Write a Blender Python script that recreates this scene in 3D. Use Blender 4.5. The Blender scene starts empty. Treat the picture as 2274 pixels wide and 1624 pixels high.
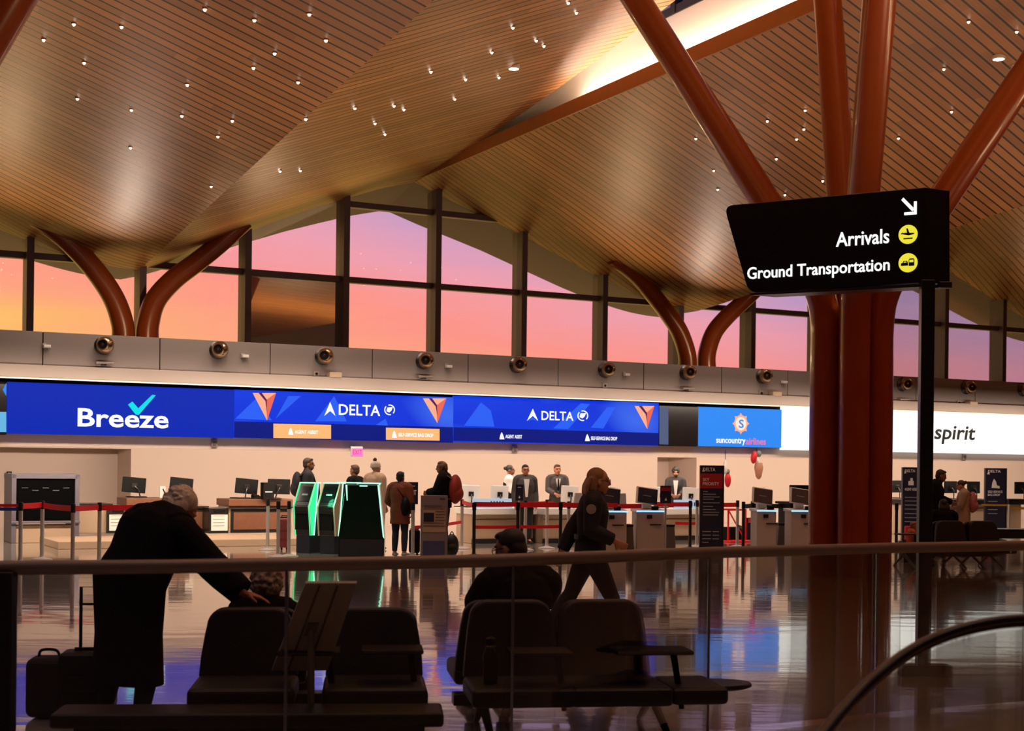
import bpy, math, random
from mathutils import Matrix, Vector
random.seed(7)
SC = bpy.context.scene
COL = SC.collection
PI = math.pi
# ------------------------------------------------------------------ camera solution
F = 3158.0; CX = 1137.0; Y0 = 1035.0; ROLL = 0.0113; EYE = 1.65
W0 = (-12.1, 34.1); A = math.atan2(15.8, 30.1)
D = (math.cos(A), math.sin(A)); N = (D[1], -D[0])
CR, SR = math.cos(ROLL), math.sin(ROLL)
def ray(px, py):
    u = px-CX; v = py-Y0
    return ((u*CR+v*SR)/F, 1.0, (u*SR-v*CR)/F)
def at(px, py, Y):
    r = ray(px, py); return Vector((r[0]*Y, Y, EYE+r[2]*Y))
def floor_at(px, py):
    return at(px, py, -EYE/ray(px, py)[2])
def wall(px, py, t=0.0):
    r = ray(px, py)
    return at(px, py, (t+W0[0]*N[0]+W0[1]*N[1])/(r[0]*N[0]+r[1]*N[1]))
def plane_hit(px, py, P, n):
    r = Vector(ray(px, py)); C = Vector((0, 0, EYE))
    return C + r*((Vector(P)-C).dot(n)/r.dot(n))
def st(p):
    x, y = p[0]-W0[0], p[1]-W0[1]
    return (x*D[0]+y*D[1], x*N[0]+y*N[1], p[2])
def W(s, t, z):
    return Vector((W0[0]+s*D[0]+t*N[0], W0[1]+s*D[1]+t*N[1], z))
def ws(px, py, t=0.0): return st(wall(px, py, t))
KF = .77                     # the canopy with the screens stands in front of the glazed wall: same directions, scaled distances
EYEP = Vector((0, 0, EYE)); SCALE_M = Matrix.Translation(EYEP) @ Matrix.Scale(KF, 4) @ Matrix.Translation(-EYEP)
def near(objs):
    bpy.context.view_layer.update()
    for o in objs: o.matrix_world = SCALE_M @ o.matrix_world
def tops(): return set(o for o in bpy.data.objects if o.parent is None)
def horizon(px): return Y0+(px-CX)*math.tan(ROLL)
def zat(px, py, Y): return at(px, py, Y).z
# ------------------------------------------------------------------ mesh builder
class MB:
    def __init__(s): s.v = []; s.f = []; s.uv = None
    def add(s, vs, fs, M=None):
        o = len(s.v)
        s.v += [tuple(M @ Vector(v)) if M else tuple(v) for v in vs]
        s.f += [tuple(i+o for i in f) for f in fs]; return s
    def box(s, c, d, M=None):
        x, y, z = c; a, b, e = d[0]/2, d[1]/2, d[2]/2
        vs = [(x+i*a, y+j*b, z+k*e) for k in (-1, 1) for j in (-1, 1) for i in (-1, 1)]
        return s.add(vs, [(0,2,3,1),(4,5,7,6),(0,1,5,4),(2,6,7,3),(0,4,6,2),(1,3,7,5)], M)
    def tube(s, pts, rad, n=16, M=None, flat=None):
        pts = [Vector(p) for p in pts]; m = len(pts)
        if not hasattr(rad, '__len__'): rad = [rad]*m
        vs = []; up = None
        for i in range(m):
            tg = (pts[min(i+1, m-1)]-pts[max(i-1, 0)]).normalized()
            if up is None:
                up = Vector((0, 0, 1)) if abs(tg.z) < .9 else Vector((0, 1, 0))
                if flat: up = Vector(flat)
            b = tg.cross(up).normalized(); up = b.cross(tg).normalized()
            r = rad[i]; rx, ry = r if hasattr(r, '__len__') else (r, r)
            for k in range(n):
                a = 2*PI*k/n
                vs.append(pts[i]+b*(math.cos(a)*rx)+up*(math.sin(a)*ry))
        fs = []
        for i in range(m-1):
            for k in range(n):
                fs.append((i*n+k, i*n+(k+1) % n, (i+1)*n+(k+1) % n, (i+1)*n+k))
        fs.append(tuple(range(n-1, -1, -1))); fs.append(tuple((m-1)*n+k for k in range(n)))
        return s.add(vs, fs, M)
    def lathe(s, prof, n=24, M=None):
        vs = [(r*math.cos(2*PI*k/n), r*math.sin(2*PI*k/n), z) for r, z in prof for k in range(n)]
        fs = []
        for i in range(len(prof)-1):
            for k in range(n):
                fs.append((i*n+k, i*n+(k+1) % n, (i+1)*n+(k+1) % n, (i+1)*n+k))
        fs.append(tuple(range(n-1, -1, -1))); fs.append(tuple((len(prof)-1)*n+k for k in range(n)))
        return s.add(vs, fs, M)
    def ell(s, c, r, n=16, m=10, M=None):
        vs = [(c[0], c[1], c[2]-r[2])]
        for i in range(1, m):
            a = -PI/2+PI*i/m
            for k in range(n):
                b = 2*PI*k/n
                vs.append((c[0]+r[0]*math.cos(a)*math.cos(b), c[1]+r[1]*math.cos(a)*math.sin(b), c[2]+r[2]*math.sin(a)))
        vs.append((c[0], c[1], c[2]+r[2])); fs = []
        for k in range(n): fs.append((0, 1+(k+1) % n, 1+k))
        for i in range(m-2):
            for k in range(n):
                a = 1+i*n+k; b = 1+i*n+(k+1) % n
                fs.append((a, b, b+n, a+n))
        o = 1+(m-2)*n
        for k in range(n): fs.append((o+k, o+(k+1) % n, len(vs)-1))
        return s.add(vs, fs, M)
    def prism(s, poly, y0, y1, M=None):          # polygon in local XZ, extruded along Y
        n = len(poly)
        vs = [(x, y0, z) for x, z in poly]+[(x, y1, z) for x, z in poly]
        fs = [tuple(range(n)), tuple(range(2*n-1, n-1, -1))]
        for k in range(n): fs.append((k, n+k, n+(k+1) % n, (k+1) % n))
        return s.add(vs, fs, M)
    def prismx(s, poly, x0, x1, M=None):         # polygon in local YZ, extruded along X
        n = len(poly)
        vs = [(x0, y, z) for y, z in poly]+[(x1, y, z) for y, z in poly]
        fs = [tuple(range(n-1, -1, -1)), tuple(range(n, 2*n))]
        for k in range(n): fs.append((k, (k+1) % n, n+(k+1) % n, n+k))
        return s.add(vs, fs, M)
    def quad(s, a, b, c, d): return s.add([a, b, c, d], [(0, 1, 2, 3)])
    def slab(s, pts, off):                       # closed slab from a polygon of world points and an offset vector
        n = len(pts); off = Vector(off)
        vs = [Vector(p) for p in pts]; vs += [p+off for p in vs]
        fs = [tuple(range(n)), tuple(range(2*n-1, n-1, -1))]
        for k in range(n): fs.append((k, n+k, n+(k+1) % n, (k+1) % n))
        return s.add(vs, fs)
    def mesh(s, name):
        me = bpy.data.meshes.new(name); me.from_pydata([tuple(v) for v in s.v], [], s.f)
        me.validate(); me.update(); return me
    def build(s, name, mat, parent=None, smooth=None, bevel=0, seg=2, label=None, fix=True):
        me = s.mesh(name)
        if fix:
            import bmesh
            b = bmesh.new(); b.from_mesh(me); bmesh.ops.recalc_face_normals(b, faces=b.faces); b.to_mesh(me); b.free()
        return link(name, me, mat, parent, smooth, bevel, seg, label)
def link(name, me, mat, parent=None, smooth=None, bevel=0, seg=2, label=None):
    o = bpy.data.objects.new(name, me); COL.objects.link(o)
    if mat: me.materials.append(mat)
    if parent: o.parent = parent
    if bevel:
        m = o.modifiers.new('bevel', 'BEVEL'); m.width = bevel; m.segments = seg; m.limit_method = 'ANGLE'; m.angle_limit = .6
    if smooth is not None:
        for p in me.polygons: p.use_smooth = True
        try: me.set_sharp_from_angle(angle=smooth)
        except Exception: pass
    if label: o['label'] = label
    return o
SM = 0.7
def tag(o, label=None, cat=None, group=None, kind=None):
    if label: o['label'] = label
    if cat: o['category'] = cat
    if group: o['group'] = group
    if kind: o['kind'] = kind
    return o
def thing(name, label, cat, loc=(0, 0, 0), yaw=0.0, group=None):
    o = bpy.data.objects.new(name, None); COL.objects.link(o); o.empty_display_size = .1
    o.location = loc; o.rotation_euler = (0, 0, yaw)
    return tag(o, label, cat, group)
def struct(o):
    o['kind'] = 'structure'; return o
KIDS = {}
def dup(src, loc, yaw, label, group=None):
    def cp(o, parent):
        c = o.copy(); COL.objects.link(c); c.parent = parent
        for ch in list(o.children): cp(ch, c)
        return c
    r = src.copy(); COL.objects.link(r)
    for ch in list(src.children): cp(ch, r)
    r.location = loc; r.rotation_euler = (0, 0, yaw); r['label'] = label
    if group: r['group'] = group
    return r
ORD = ['first','second','third','fourth','fifth','sixth','seventh','eighth','ninth','tenth','eleventh','twelfth','thirteenth','fourteenth',
 'fifteenth','sixteenth','seventeenth','eighteenth','nineteenth','twentieth','twenty-first','twenty-second','twenty-third','twenty-fourth']
# ------------------------------------------------------------------ materials
MATS = {}
def lin(c):
    return tuple(((x/255)/12.92 if x/255 <= .04045 else ((x/255+.055)/1.055)**2.4) for x in c)
def mat(name, rgb, rough=.5, metal=0.0, emit=0.0, spec=.5, coat=0.0, noise=0.0, nscale=30.0, ergb=None):
    if name in MATS: return MATS[name]
    m = bpy.data.materials.new(name); m.use_nodes = True; nt = m.node_tree; b = nt.nodes['Principled BSDF']
    c = lin(rgb)+(1,)
    b.inputs['Base Color'].default_value = c; b.inputs['Roughness'].default_value = rough
    b.inputs['Metallic'].default_value = metal; b.inputs['Specular IOR Level'].default_value = spec
    b.inputs['Coat Weight'].default_value = coat
    if emit:
        b.inputs['Emission Color'].default_value = lin(ergb or rgb)+(1,); b.inputs['Emission Strength'].default_value = emit
    if noise:
        tc = nt.nodes.new('ShaderNodeTexCoord'); nz = nt.nodes.new('ShaderNodeTexNoise'); nz.inputs['Scale'].default_value = nscale
        nz.inputs['Detail'].default_value = 4
        mx = nt.nodes.new('ShaderNodeMix'); mx.data_type = 'RGBA'
        mx.inputs['A'].default_value = tuple(x*(1-noise) for x in c[:3])+(1,); mx.inputs['B'].default_value = tuple(min(1, x*(1+noise)) for x in c[:3])+(1,)
        nt.links.new(tc.outputs['Object'], nz.inputs['Vector']); nt.links.new(nz.outputs['Fac'], mx.inputs['Factor'])
        nt.links.new(mx.outputs['Result'], b.inputs['Base Color'])
        bp = nt.nodes.new('ShaderNodeBump'); bp.inputs['Strength'].default_value = .15; bp.inputs['Distance'].default_value = .01
        nt.links.new(nz.outputs['Fac'], bp.inputs['Height']); nt.links.new(bp.outputs['Normal'], b.inputs['Normal'])
    MATS[name] = m; return m
def glow(name, rgb, strength=1.0):               # lamp, LED or screen surface
    if name in MATS: return MATS[name]
    m = bpy.data.materials.new(name); m.use_nodes = True; b = m.node_tree.nodes['Principled BSDF']
    b.inputs['Base Color'].default_value = (.004, .004, .004, 1); b.inputs['Roughness'].default_value = .5; b.inputs['Specular IOR Level'].default_value = .04
    b.inputs['Emission Color'].default_value = lin(rgb)+(1,); b.inputs['Emission Strength'].default_value = strength
    MATS[name] = m; return m
def glass(name, tint, refl=1.0, ior=1.5, rough=0.0):
    m = bpy.data.materials.new(name); m.use_nodes = True; nt = m.node_tree; nt.nodes.clear()
    out = nt.nodes.new('ShaderNodeOutputMaterial'); mx = nt.nodes.new('ShaderNodeMixShader')
    tr = nt.nodes.new('ShaderNodeBsdfTransparent'); tr.inputs['Color'].default_value = tuple(tint)+(1,)
    gl = nt.nodes.new('ShaderNodeBsdfGlossy'); gl.inputs['Roughness'].default_value = rough
    if refl <= 1.0:
        fr = nt.nodes.new('ShaderNodeFresnel'); fr.inputs['IOR'].default_value = ior
        mu = nt.nodes.new('ShaderNodeMath'); mu.operation = 'MULTIPLY'; mu.inputs[1].default_value = refl
        nt.links.new(fr.outputs['Fac'], mu.inputs[0]); nt.links.new(mu.outputs[0], mx.inputs['Fac'])
    else: mx.inputs['Fac'].default_value = refl-1.0
    nt.links.new(tr.outputs[0], mx.inputs[1]); nt.links.new(gl.outputs[0], mx.inputs[2]); nt.links.new(mx.outputs[0], out.inputs['Surface'])
    return m
def wood_slats(name, base, pitch=.25, gap=.20):
    m = bpy.data.materials.new(name); m.use_nodes = True; nt = m.node_tree; L = nt.links; b = nt.nodes['Principled BSDF']
    def node(t, **k):
        n = nt.nodes.new(t)
        for a, v in k.items(): setattr(n, a, v)
        return n
    def math_(op, a, bb=None):
        n = node('ShaderNodeMath', operation=op)
        for i, x in enumerate((a, bb)):
            if x is None: continue
            if isinstance(x, (int, float)): n.inputs[i].default_value = x
            else: L.new(x, n.inputs[i])
        return n.outputs[0]
    uv = node('ShaderNodeUVMap', uv_map='plan'); sep = node('ShaderNodeSeparateXYZ'); L.new(uv.outputs[0], sep.inputs[0])
    u, v = sep.outputs[0], sep.outputs[1]
    q = math_('DIVIDE', v, pitch); row = math_('FLOOR', q); fr = math_('FRACT', q)
    d = math_('ABSOLUTE', math_('SUBTRACT', fr, .5))          # 0 mid .. .5 edge
    groove = math_('GREATER_THAN', d, .5-gap/2)
    q2 = math_('FRACT', math_('DIVIDE', v, pitch/3)); d2 = math_('ABSOLUTE', math_('SUBTRACT', q2, .5)); fine = math_('GREATER_THAN', d2, .44)
    wn = node('ShaderNodeTexWhiteNoise', noise_dimensions='1D'); L.new(row, wn.inputs['W'])
    uo = math_('ADD', math_('DIVIDE', u, 2.6), math_('MULTIPLY', wn.outputs['Value'], 7.0))
    cell = node('ShaderNodeCombineXYZ'); L.new(math_('FLOOR', uo), cell.inputs[0]); L.new(row, cell.inputs[1])
    w2 = node('ShaderNodeTexWhiteNoise', noise_dimensions='2D'); L.new(cell.outputs[0], w2.inputs['Vector'])
    gv = node('ShaderNodeCombineXYZ'); L.new(math_('MULTIPLY', u, 1.2), gv.inputs[0]); L.new(math_('MULTIPLY', v, 22.0), gv.inputs[1])
    nz = node('ShaderNodeTexNoise'); nz.inputs['Scale'].default_value = 1.0; nz.inputs['Detail'].default_value = 3; L.new(gv.outputs[0], nz.inputs['Vector'])
    val = math_('ADD', .62, math_('ADD', math_('MULTIPLY', w2.outputs['Value'], .36), math_('MULTIPLY', nz.outputs['Fac'], .28)))
    val = math_('MULTIPLY', val, math_('SUBTRACT', 1.0, math_('MULTIPLY', fine, .16)))
    val = math_('MULTIPLY', val, math_('SUBTRACT', 1.0, math_('MULTIPLY', groove, .9)))
    c = node('ShaderNodeMix', data_type='RGBA', blend_type='MULTIPLY'); c.inputs['Factor'].default_value = 1
    c.inputs['A'].default_value = tuple(base)+(1,)
    cc = node('ShaderNodeCombineColor'); L.new(val, cc.inputs[0]); L.new(val, cc.inputs[1]); L.new(val, cc.inputs[2])
    L.new(cc.outputs[0], c.inputs['B']); L.new(c.outputs['Result'], b.inputs['Base Color'])
    bp = node('ShaderNodeBump'); bp.inputs['Strength'].default_value = .5; bp.inputs['Distance'].default_value = .02
    L.new(math_('SUBTRACT', 1.0, groove), bp.inputs['Height']); L.new(bp.outputs[0], b.inputs['Normal'])
    b.inputs['Roughness'].default_value = .45; b.inputs['Specular IOR Level'].default_value = .32
    return m
def floor_mat():
    m = bpy.data.materials.new('polished terrazzo'); m.use_nodes = True; nt = m.node_tree; L = nt.links; b = nt.nodes['Principled BSDF']
    tc = nt.nodes.new('ShaderNodeTexCoord')
    n1 = nt.nodes.new('ShaderNodeTexNoise'); n1.inputs['Scale'].default_value = 60; n1.inputs['Detail'].default_value = 5
    L.new(tc.outputs['Object'], n1.inputs['Vector'])
    rp = nt.nodes.new('ShaderNodeValToRGB'); rp.color_ramp.elements[0].color = (.40, .365, .32, 1); rp.color_ramp.elements[1].color = (.56, .52, .455, 1)
    rp.color_ramp.elements[0].position = .3; rp.color_ramp.elements[1].position = .7
    L.new(n1.outputs['Fac'], rp.inputs[0]); L.new(rp.outputs[0], b.inputs['Base Color'])
    mp = nt.nodes.new('ShaderNodeMapping'); mp.inputs['Rotation'].default_value = (0, 0, .04); mp.inputs['Scale'].default_value = (.55, 2.3, 1); L.new(tc.outputs['Object'], mp.inputs['Vector'])
    n2 = nt.nodes.new('ShaderNodeTexNoise'); n2.inputs['Scale'].default_value = 1.3; n2.inputs['Detail'].default_value = 3; L.new(mp.outputs[0], n2.inputs['Vector'])
    bp = nt.nodes.new('ShaderNodeBump'); bp.inputs['Strength'].default_value = .22; bp.inputs['Distance'].default_value = .012
    L.new(n2.outputs['Fac'], bp.inputs['Height']); L.new(bp.outputs[0], b.inputs['Normal']); L.new(bp.outputs[0], b.inputs['Coat Normal'])
    b.inputs['Roughness'].default_value = .14; b.inputs['IOR'].default_value = 1.6
    b.inputs['Coat Weight'].default_value = 1; b.inputs['Coat Roughness'].default_value = .045; b.inputs['Coat IOR'].default_value = 1.75
    return m
M_black = mat('black plastic', (11, 10, 10), .6, spec=.2)
M_dark = mat('dark charcoal metal', (32, 30, 29), .4, .3)
M_fabric = mat('black leather', (13, 11, 10), .55, noise=.3, nscale=40)
M_steel = mat('brushed steel', (205, 200, 196), .22, .95)
M_dsteel = mat('dark steel', (80, 77, 76), .3, .9)
M_orange = mat('amber stained wood column', (146, 66, 23), .28, 0, coat=.3, noise=.12, nscale=3)
M_bronze = mat('bronze anodised frame', (104, 92, 106), .5, .1)
M_grey = mat('grey parapet panel', (128, 116, 112), .6)
M_greyl = mat('light grey moulding', (150, 136, 128), .55)
M_beige = mat('warm white wall', (228, 207, 194), .7)
M_white = mat('white laminate', (225, 222, 218), .4)
M_shell = mat('pale kiosk casing', (186, 172, 164), .4)
M_tan = mat('tan counter front', (176, 152, 128), .5)
M_walnut = mat('walnut counter veneer', (112, 72, 50), .45, noise=.2, nscale=8)
M_paper = mat('white paper', (235, 230, 224), .7)
M_navy = mat('navy print', (20, 24, 52), .5)
M_navyl = mat('navy fabric', (22, 24, 40), .7)
M_red = mat('red belt fabric', (232, 18, 40), .6)
M_redp = mat('red print', (170, 22, 38), .5)
M_blkbelt = mat('black belt fabric', (22, 24, 24), .7)
M_ylw = mat('yellow belt fabric', (190, 150, 20), .7)
M_blubelt = mat('blue belt fabric', (40, 60, 150), .7)
M_ink = mat('white lettering', (235, 235, 235), .6)
M_binwood = mat('taupe bin panel', (92, 82, 78), .5)
# ------------------------------------------------------------------ lettering
def text_mesh(s, width=None, height=None, bold=0.0, depth=.004, align='LEFT'):
    cu = bpy.data.curves.new('t', 'FONT'); cu.body = s; cu.size = 1; cu.offset = bold; cu.extrude = .01; cu.resolution_u = 3
    o = bpy.data.objects.new('t', cu); COL.objects.link(o)
    dg = bpy.context.evaluated_depsgraph_get(); me = bpy.data.meshes.new_from_object(o.evaluated_get(dg))
    bpy.data.objects.remove(o); bpy.data.curves.remove(cu)
    xs = [v.co.x for v in me.vertices]; ys = [v.co.y for v in me.vertices]
    x0, x1 = min(xs), max(xs); y0, y1 = min(ys), max(ys)
    sx = width/(x1-x0) if width else None; sy = height/(y1-y0) if height else None
    sx = sx or sy; sy = sy or sx
    ax = {'LEFT': x0, 'CENTER': (x0+x1)/2, 'RIGHT': x1}[align]
    for v in me.vertices:
        v.co = ((v.co.x-ax)*sx, (-depth if v.co.z > 0 else 0), (v.co.y-y0)*sy)
    return me        # lies in the local XZ plane, front towards -Y, baseline (lowest point) at z = 0
def lettering(name, s, parent, m, o, width=None, height=None, bold=0.0, align='LEFT', M=None, depth=.004):
    me = text_mesh(s, width, height, bold, depth, align)
    T = Matrix.Translation(o)
    me.transform((M or Matrix()) @ T)
    return link(name, me, m, parent)
# ------------------------------------------------------------------ roof geometry
P = 16.95; R0 = 10.6; WL = 9.45
def lerp_tab(x, tab):
    for (a, b), (c, d) in zip(tab, tab[1:]):
        if x <= c: return b+(d-b)*(x-a)/(c-a)
    return tab[-1][1]
DN = [(0, 0), (.106, .125), (.326, .36), (.617, .72), (.70, .81), (.77, .88), (.83, .93), (.89, .97), (.95, .992), (1, 1)]
UP = [(0, 0), (.053, .04), (.12, .105), (.2, .207), (.33, .355), (.44, .48), (.6, .655), (.73, .78), (.86, .9), (1, 1)]
def zvalley(t): return (6.45+.098*max(t, 0)) if t < 21 else 8.51+.02*(t-21)
def zright(t):
    if t < 0: return 9.46+.22*t
    return 9.46+.06*t+.004*t*t if t < 20 else 12.26+.08*(t-20)
def zleft(t): return 9.46 if t > 0 else 9.46+.22*t
def ceil_z(s, t):
    k = math.floor((s-R0)/P); L = R0+k*P
    w = s-L
    g = min(max(t/5, 0), 1); g = .85*g*g*(3-2*g)               # the slopes straighten away from the glass
    if w < WL: return zleft(t)+(zvalley(t)-zleft(t))*((1-g)*lerp_tab(w/WL, DN)+g*w/WL)
    x = (w-WL)/(P-WL)
    return zvalley(t)+(zright(t)-zvalley(t))*((1-g)*lerp_tab(x, UP)+g*x)
def ceil_hit(px, py):
    r = ray(px, py); Y = 10.0
    while Y < 60:
        p = at(px, py, Y); s, t, z = st(p)
        if z >= ceil_z(s, t): break
        Y += .02
    return p
M_wood = wood_slats('timber slat ceiling', (.49, .21, .066))
M_soffit = mat('unlit-toned outer soffit', (92, 82, 104), .7)  # lack of light outside is put into this darker colour
M_fascia = mat('oak fascia board', (168, 104, 52), .45, noise=.12, nscale=4)
M_plaster = mat('white clerestory plaster', (236, 226, 214), .7)
SM_C = 0.35
def roof_panel(k, left, t0=-.12, t1=45.0, m=None, nt=56):
    L = R0+k*P
    sa, sb = (L, L+WL) if left else (L+WL, L+P)
    ns = 40
    vs = []; uvs = []
    ss = [sa+(sb-sa)*i/ns for i in range(ns+1)]
    if left is False: ss = [sa+(sb-sa-.0001)*i/ns for i in range(ns+1)]
    tt = [t0+(t1-t0)*j/nt for j in range(nt+1)]
    for j, t in enumerate(tt):
        arc = 0; pz = None
        for i, s in enumerate(ss):
            z = ceil_z(s if i else s+1e-5, t)
            if i: arc += math.hypot(s-ss[i-1], z-pz)
            pz = z
            vs.append(W(s, t, z)); uvs.append((arc+(0 if left else 50), t+5+(.36 if left else .16)*(s-sa)))
    n = (ns+1)*(nt+1); vs += [v+Vector((0, 0, .22)) for v in vs]; uvs += uvs
    fs = []
    q = lambda i, j: j*(ns+1)+i
    for j in range(nt):
        for i in range(ns):
            a, b, c, d = q(i, j), q(i+1, j), q(i+1, j+1), q(i, j+1)
            fs.append((a, b, c, d)); fs.append((a+n, d+n, c+n, b+n))
    for i in range(ns):
        a, b = q(i, 0), q(i+1, 0); fs.append((b, a, a+n, b+n)); a, b = q(i, nt), q(i+1, nt); fs.append((a, b, b+n, a+n))
    for j in range(nt):
        a, b = q(0, j), q(0, j+1); fs.append((a, b, b+n, a+n)); a, b = q(ns, j), q(ns, j+1); fs.append((b, a, a+n, b+n))
    me = bpy.data.meshes.new('ceiling'); me.from_pydata([tuple(v) for v in vs], [], fs); me.update()
    uvl = me.uv_layers.new(name='plan')
    for l in me.loops: uvl.data[l.index].uv = uvs[l.vertex_index]
    o = link('ceiling', me, m or M_wood, None, .5); struct(o)
    nm = {-1: 'far left', 0: 'left', 1: 'middle', 2: 'far right'}[k]
    o['label'] = f'{nm} timber slat roof shell, slope {"falling" if left else "rising"} to the right' + (', eave outside coloured as unlit' if m else '')
    return o
for k in (-1, 0, 1, 2):
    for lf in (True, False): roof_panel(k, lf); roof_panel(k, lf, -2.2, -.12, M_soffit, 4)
MW = Matrix.Translation((W0[0], W0[1], 0)) @ Matrix.Rotation(A, 4, 'Z')      # local x = s, local y = -t
def wbox(mb, s0, s1, t0, t1, z0, z1):
    return mb.box(((s0+s1)/2, -(t0+t1)/2, (z0+z1)/2), (abs(s1-s0), abs(t1-t0), abs(z1-z0)), MW)
M_cglass = glass('clerestory glass', (.75, .82, .9), .8)
for k in range(0, 3):
    L = R0+k*P-P if False else R0+(k-1)*P
    # fascia of the shell that starts at this ridge
    struct(wbox(MB(), L-.02, L+.10, -1.0, 45, 9.455, 9.77).build(f'trim_{k+1}', M_fascia, bevel=.01))
    # plaster upstand between the two shells, following the rising edge of the neighbouring shell
    pts = []
    ts = [-.2+i*.72 for i in range(63)]
    top = [min(max(zright(t)+1.0, 9.8), 11.3 if t < 11.3 else 10.95) for t in ts]
    vs = []; fs = []
    for t, z in zip(ts, top):
        for s in (L+.55, L+.67):
            vs += [W(s, t, 9.42), W(s, t, z)]
    for i in range(len(ts)-1):
        a = i*4; b = a+4
        fs += [(a, a+1, b+1, b), (a+2, b+2, b+3, a+3), (a+1, a+3, b+3, b+1), (a, b, b+2, a+2)]
    fs += [(0, 2, 3, 1), (len(vs)-4, len(vs)-3, len(vs)-1, len(vs)-2)]
    struct(MB().add(vs, fs).build(f'wall_clerestory_{k+1}', M_plaster))
    # added cap over the gap, keeps sky light off the plaster upstand
    vs = []; fs = []
    tc_ = [t for t in ts if t < 11.2]
    for t in tc_: vs += [W(L-.3, t, zright(t)+.24), W(L+.60, t, min(max(zright(t)+.98, 9.8), 11.28)), W(L-.3, t, zright(t)+.30), W(L+.60, t, min(max(zright(t)+1.04, 9.86), 11.34))]
    for i in range(len(tc_)-1):
        a = i*4; b = a+4; fs += [(a, a+1, b+1, b), (a+2, b+2, b+3, a+3), (a, b, b+2, a+2), (a+1, a+3, b+3, b+1)]
    struct(MB().add(vs, fs).build(f'trim_sky_block_{k+1}', M_plaster))
    # floor of the light cove
    struct(wbox(MB(), L+.10, L+.55, -.2, 45, 9.69, 9.71).build(f'trim_cove_{k+1}', M_plaster))
    # glazed clerestory above
    cw = struct(thing(f'window_clerestory_{k+1}', None, None)); del cw['kind']; cw['kind'] = 'structure'
    gl = MB(); wbox(gl, L+.60, L+.62, 11.2, 45, 10.95, 15.4).build('pane', M_cglass, cw)
    fr = MB(); wbox(fr, L+.52, L+.70, 11.0, 45, 10.88, 11.05)
    for i in range(11): wbox(fr, L+.50, L+.72, 11.6+i*3.2, 11.75+i*3.2, 10.9, 15.4)
    fr.build('frame', M_dark, cw)
    # outrigger steel between the two shells
    b = MB(); p = W(L+.0, 11.6, zright(11.6)-.02); q_ = W(L+.6, 10.9, 10.86)
    b.tube([p, q_], .05, 8).build('outrigger', M_dark, cw)
# ------------------------------------------------------------------ glazed wall
M_wglass = glass('window glass', (.97, .97, .97), .55, 1.5)
M_mirror = glass('reflective glass', (.5, .5, .5), 1.80)
TP = 1.0                                                     # face of the parapet
ZP = ws(600, 763, TP)[2]; ZPB = ws(400, 825, TP)[2]; ZMB = ws(400, 851, TP+.25)[2]
S_L, S_R = -16.0, 38.0
mull = [0.45+2.69*i for i in range(-6, 17)]
ZT1, ZT2 = 6.6, 8.63
def roof_low(s): return ceil_z(s, 0.0)
for i, s in enumerate(mull[:-1]):
    s2 = mull[i+1]
    b = struct(thing(f'window_{i+1}', None, None, W(s, 0, 0), A))
    mm = MB(); top = ceil_z(s, 0)+.12
    mm.box((0, .1, (ZP-.3+top)/2), (.17, .62, top-ZP+.3)); mm.build('mullion', M_bronze, b, bevel=.008)
    tr = MB()
    for z in (ZP-.05, ZT1, ZT2):
        if min(ceil_z(s, 0), ceil_z(s2, 0)) > z-.1 or max(ceil_z(s, 0), ceil_z(s2, 0)) > z+.3:
            tr.box((1.345, .12, z), (2.52, .22, .16))
    tr.build('transom', M_bronze, b, bevel=.006)
    def pane(z0, zf, m, nm='pane', tilt=0):
        n = 10; poly = [(.08, z0), (2.61, z0)]
        for j in range(n+1):
            x = 2.61-(2.53)*j/n; poly.append((x, zf(x)))
        if max(z for x, z in poly) <= z0+.05: return
        poly = [(x, max(z, z0)) for x, z in poly]
        MB().prism(poly, .10, .115).build(nm, m, b)
    zr = lambda x: ceil_z(s+x, 0)+.1
    low = M_mirror if abs(s-5.83) < .1 else M_wglass
    pane(ZP-.05, lambda x: min(ZT1, zr(x)), low, 'mirror_pane' if low is M_mirror else 'pane')
    pane(ZT1, lambda x: min(ZT2, zr(x)), M_wglass); pane(ZT2, zr, M_wglass)
# parapet with panel joints
_t0 = tops()
par = struct(thing('wall_parapet', None, None))
joints = [ws(x, 800, TP)[0] for x in (-120, 95, 355, 600, 827, 1040, 1240, 1430, 1603, 1750)]
for i in range(17): joints.append(joints[-1]+2.62)
joints = [joints[0]-2.62*i for i in range(4, 0, -1)]+joints
for a, c in zip(joints, joints[1:]):
    wbox(MB(), a+.012, c-.012, .85, TP, ZPB, ZP).build('parapet_panel', M_grey, par, bevel=.006)
wbox(MB(), joints[0], joints[-1], .80, .93, ZPB-.05, ZP-.01).build('backing', M_black, par)
wbox(MB(), joints[0], joints[-1], .5, .86, ZP-.14, ZP-.06).build('ledge', M_grey, par)
struct(wbox(MB(), joints[0], joints[-1], .5, TP+.25, ZMB, ZPB).build('trim_moulding', M_greyl, bevel=.02))
M_cove = glow('white edge light', (255, 236, 214), 1.1)
struct(wbox(MB(), joints[0], joints[-1], TP+.22, TP+.262, ZMB-.035, ZMB-.002).build('trim_edge', mat('white edge trim', (240, 228, 214), .5)))
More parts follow.
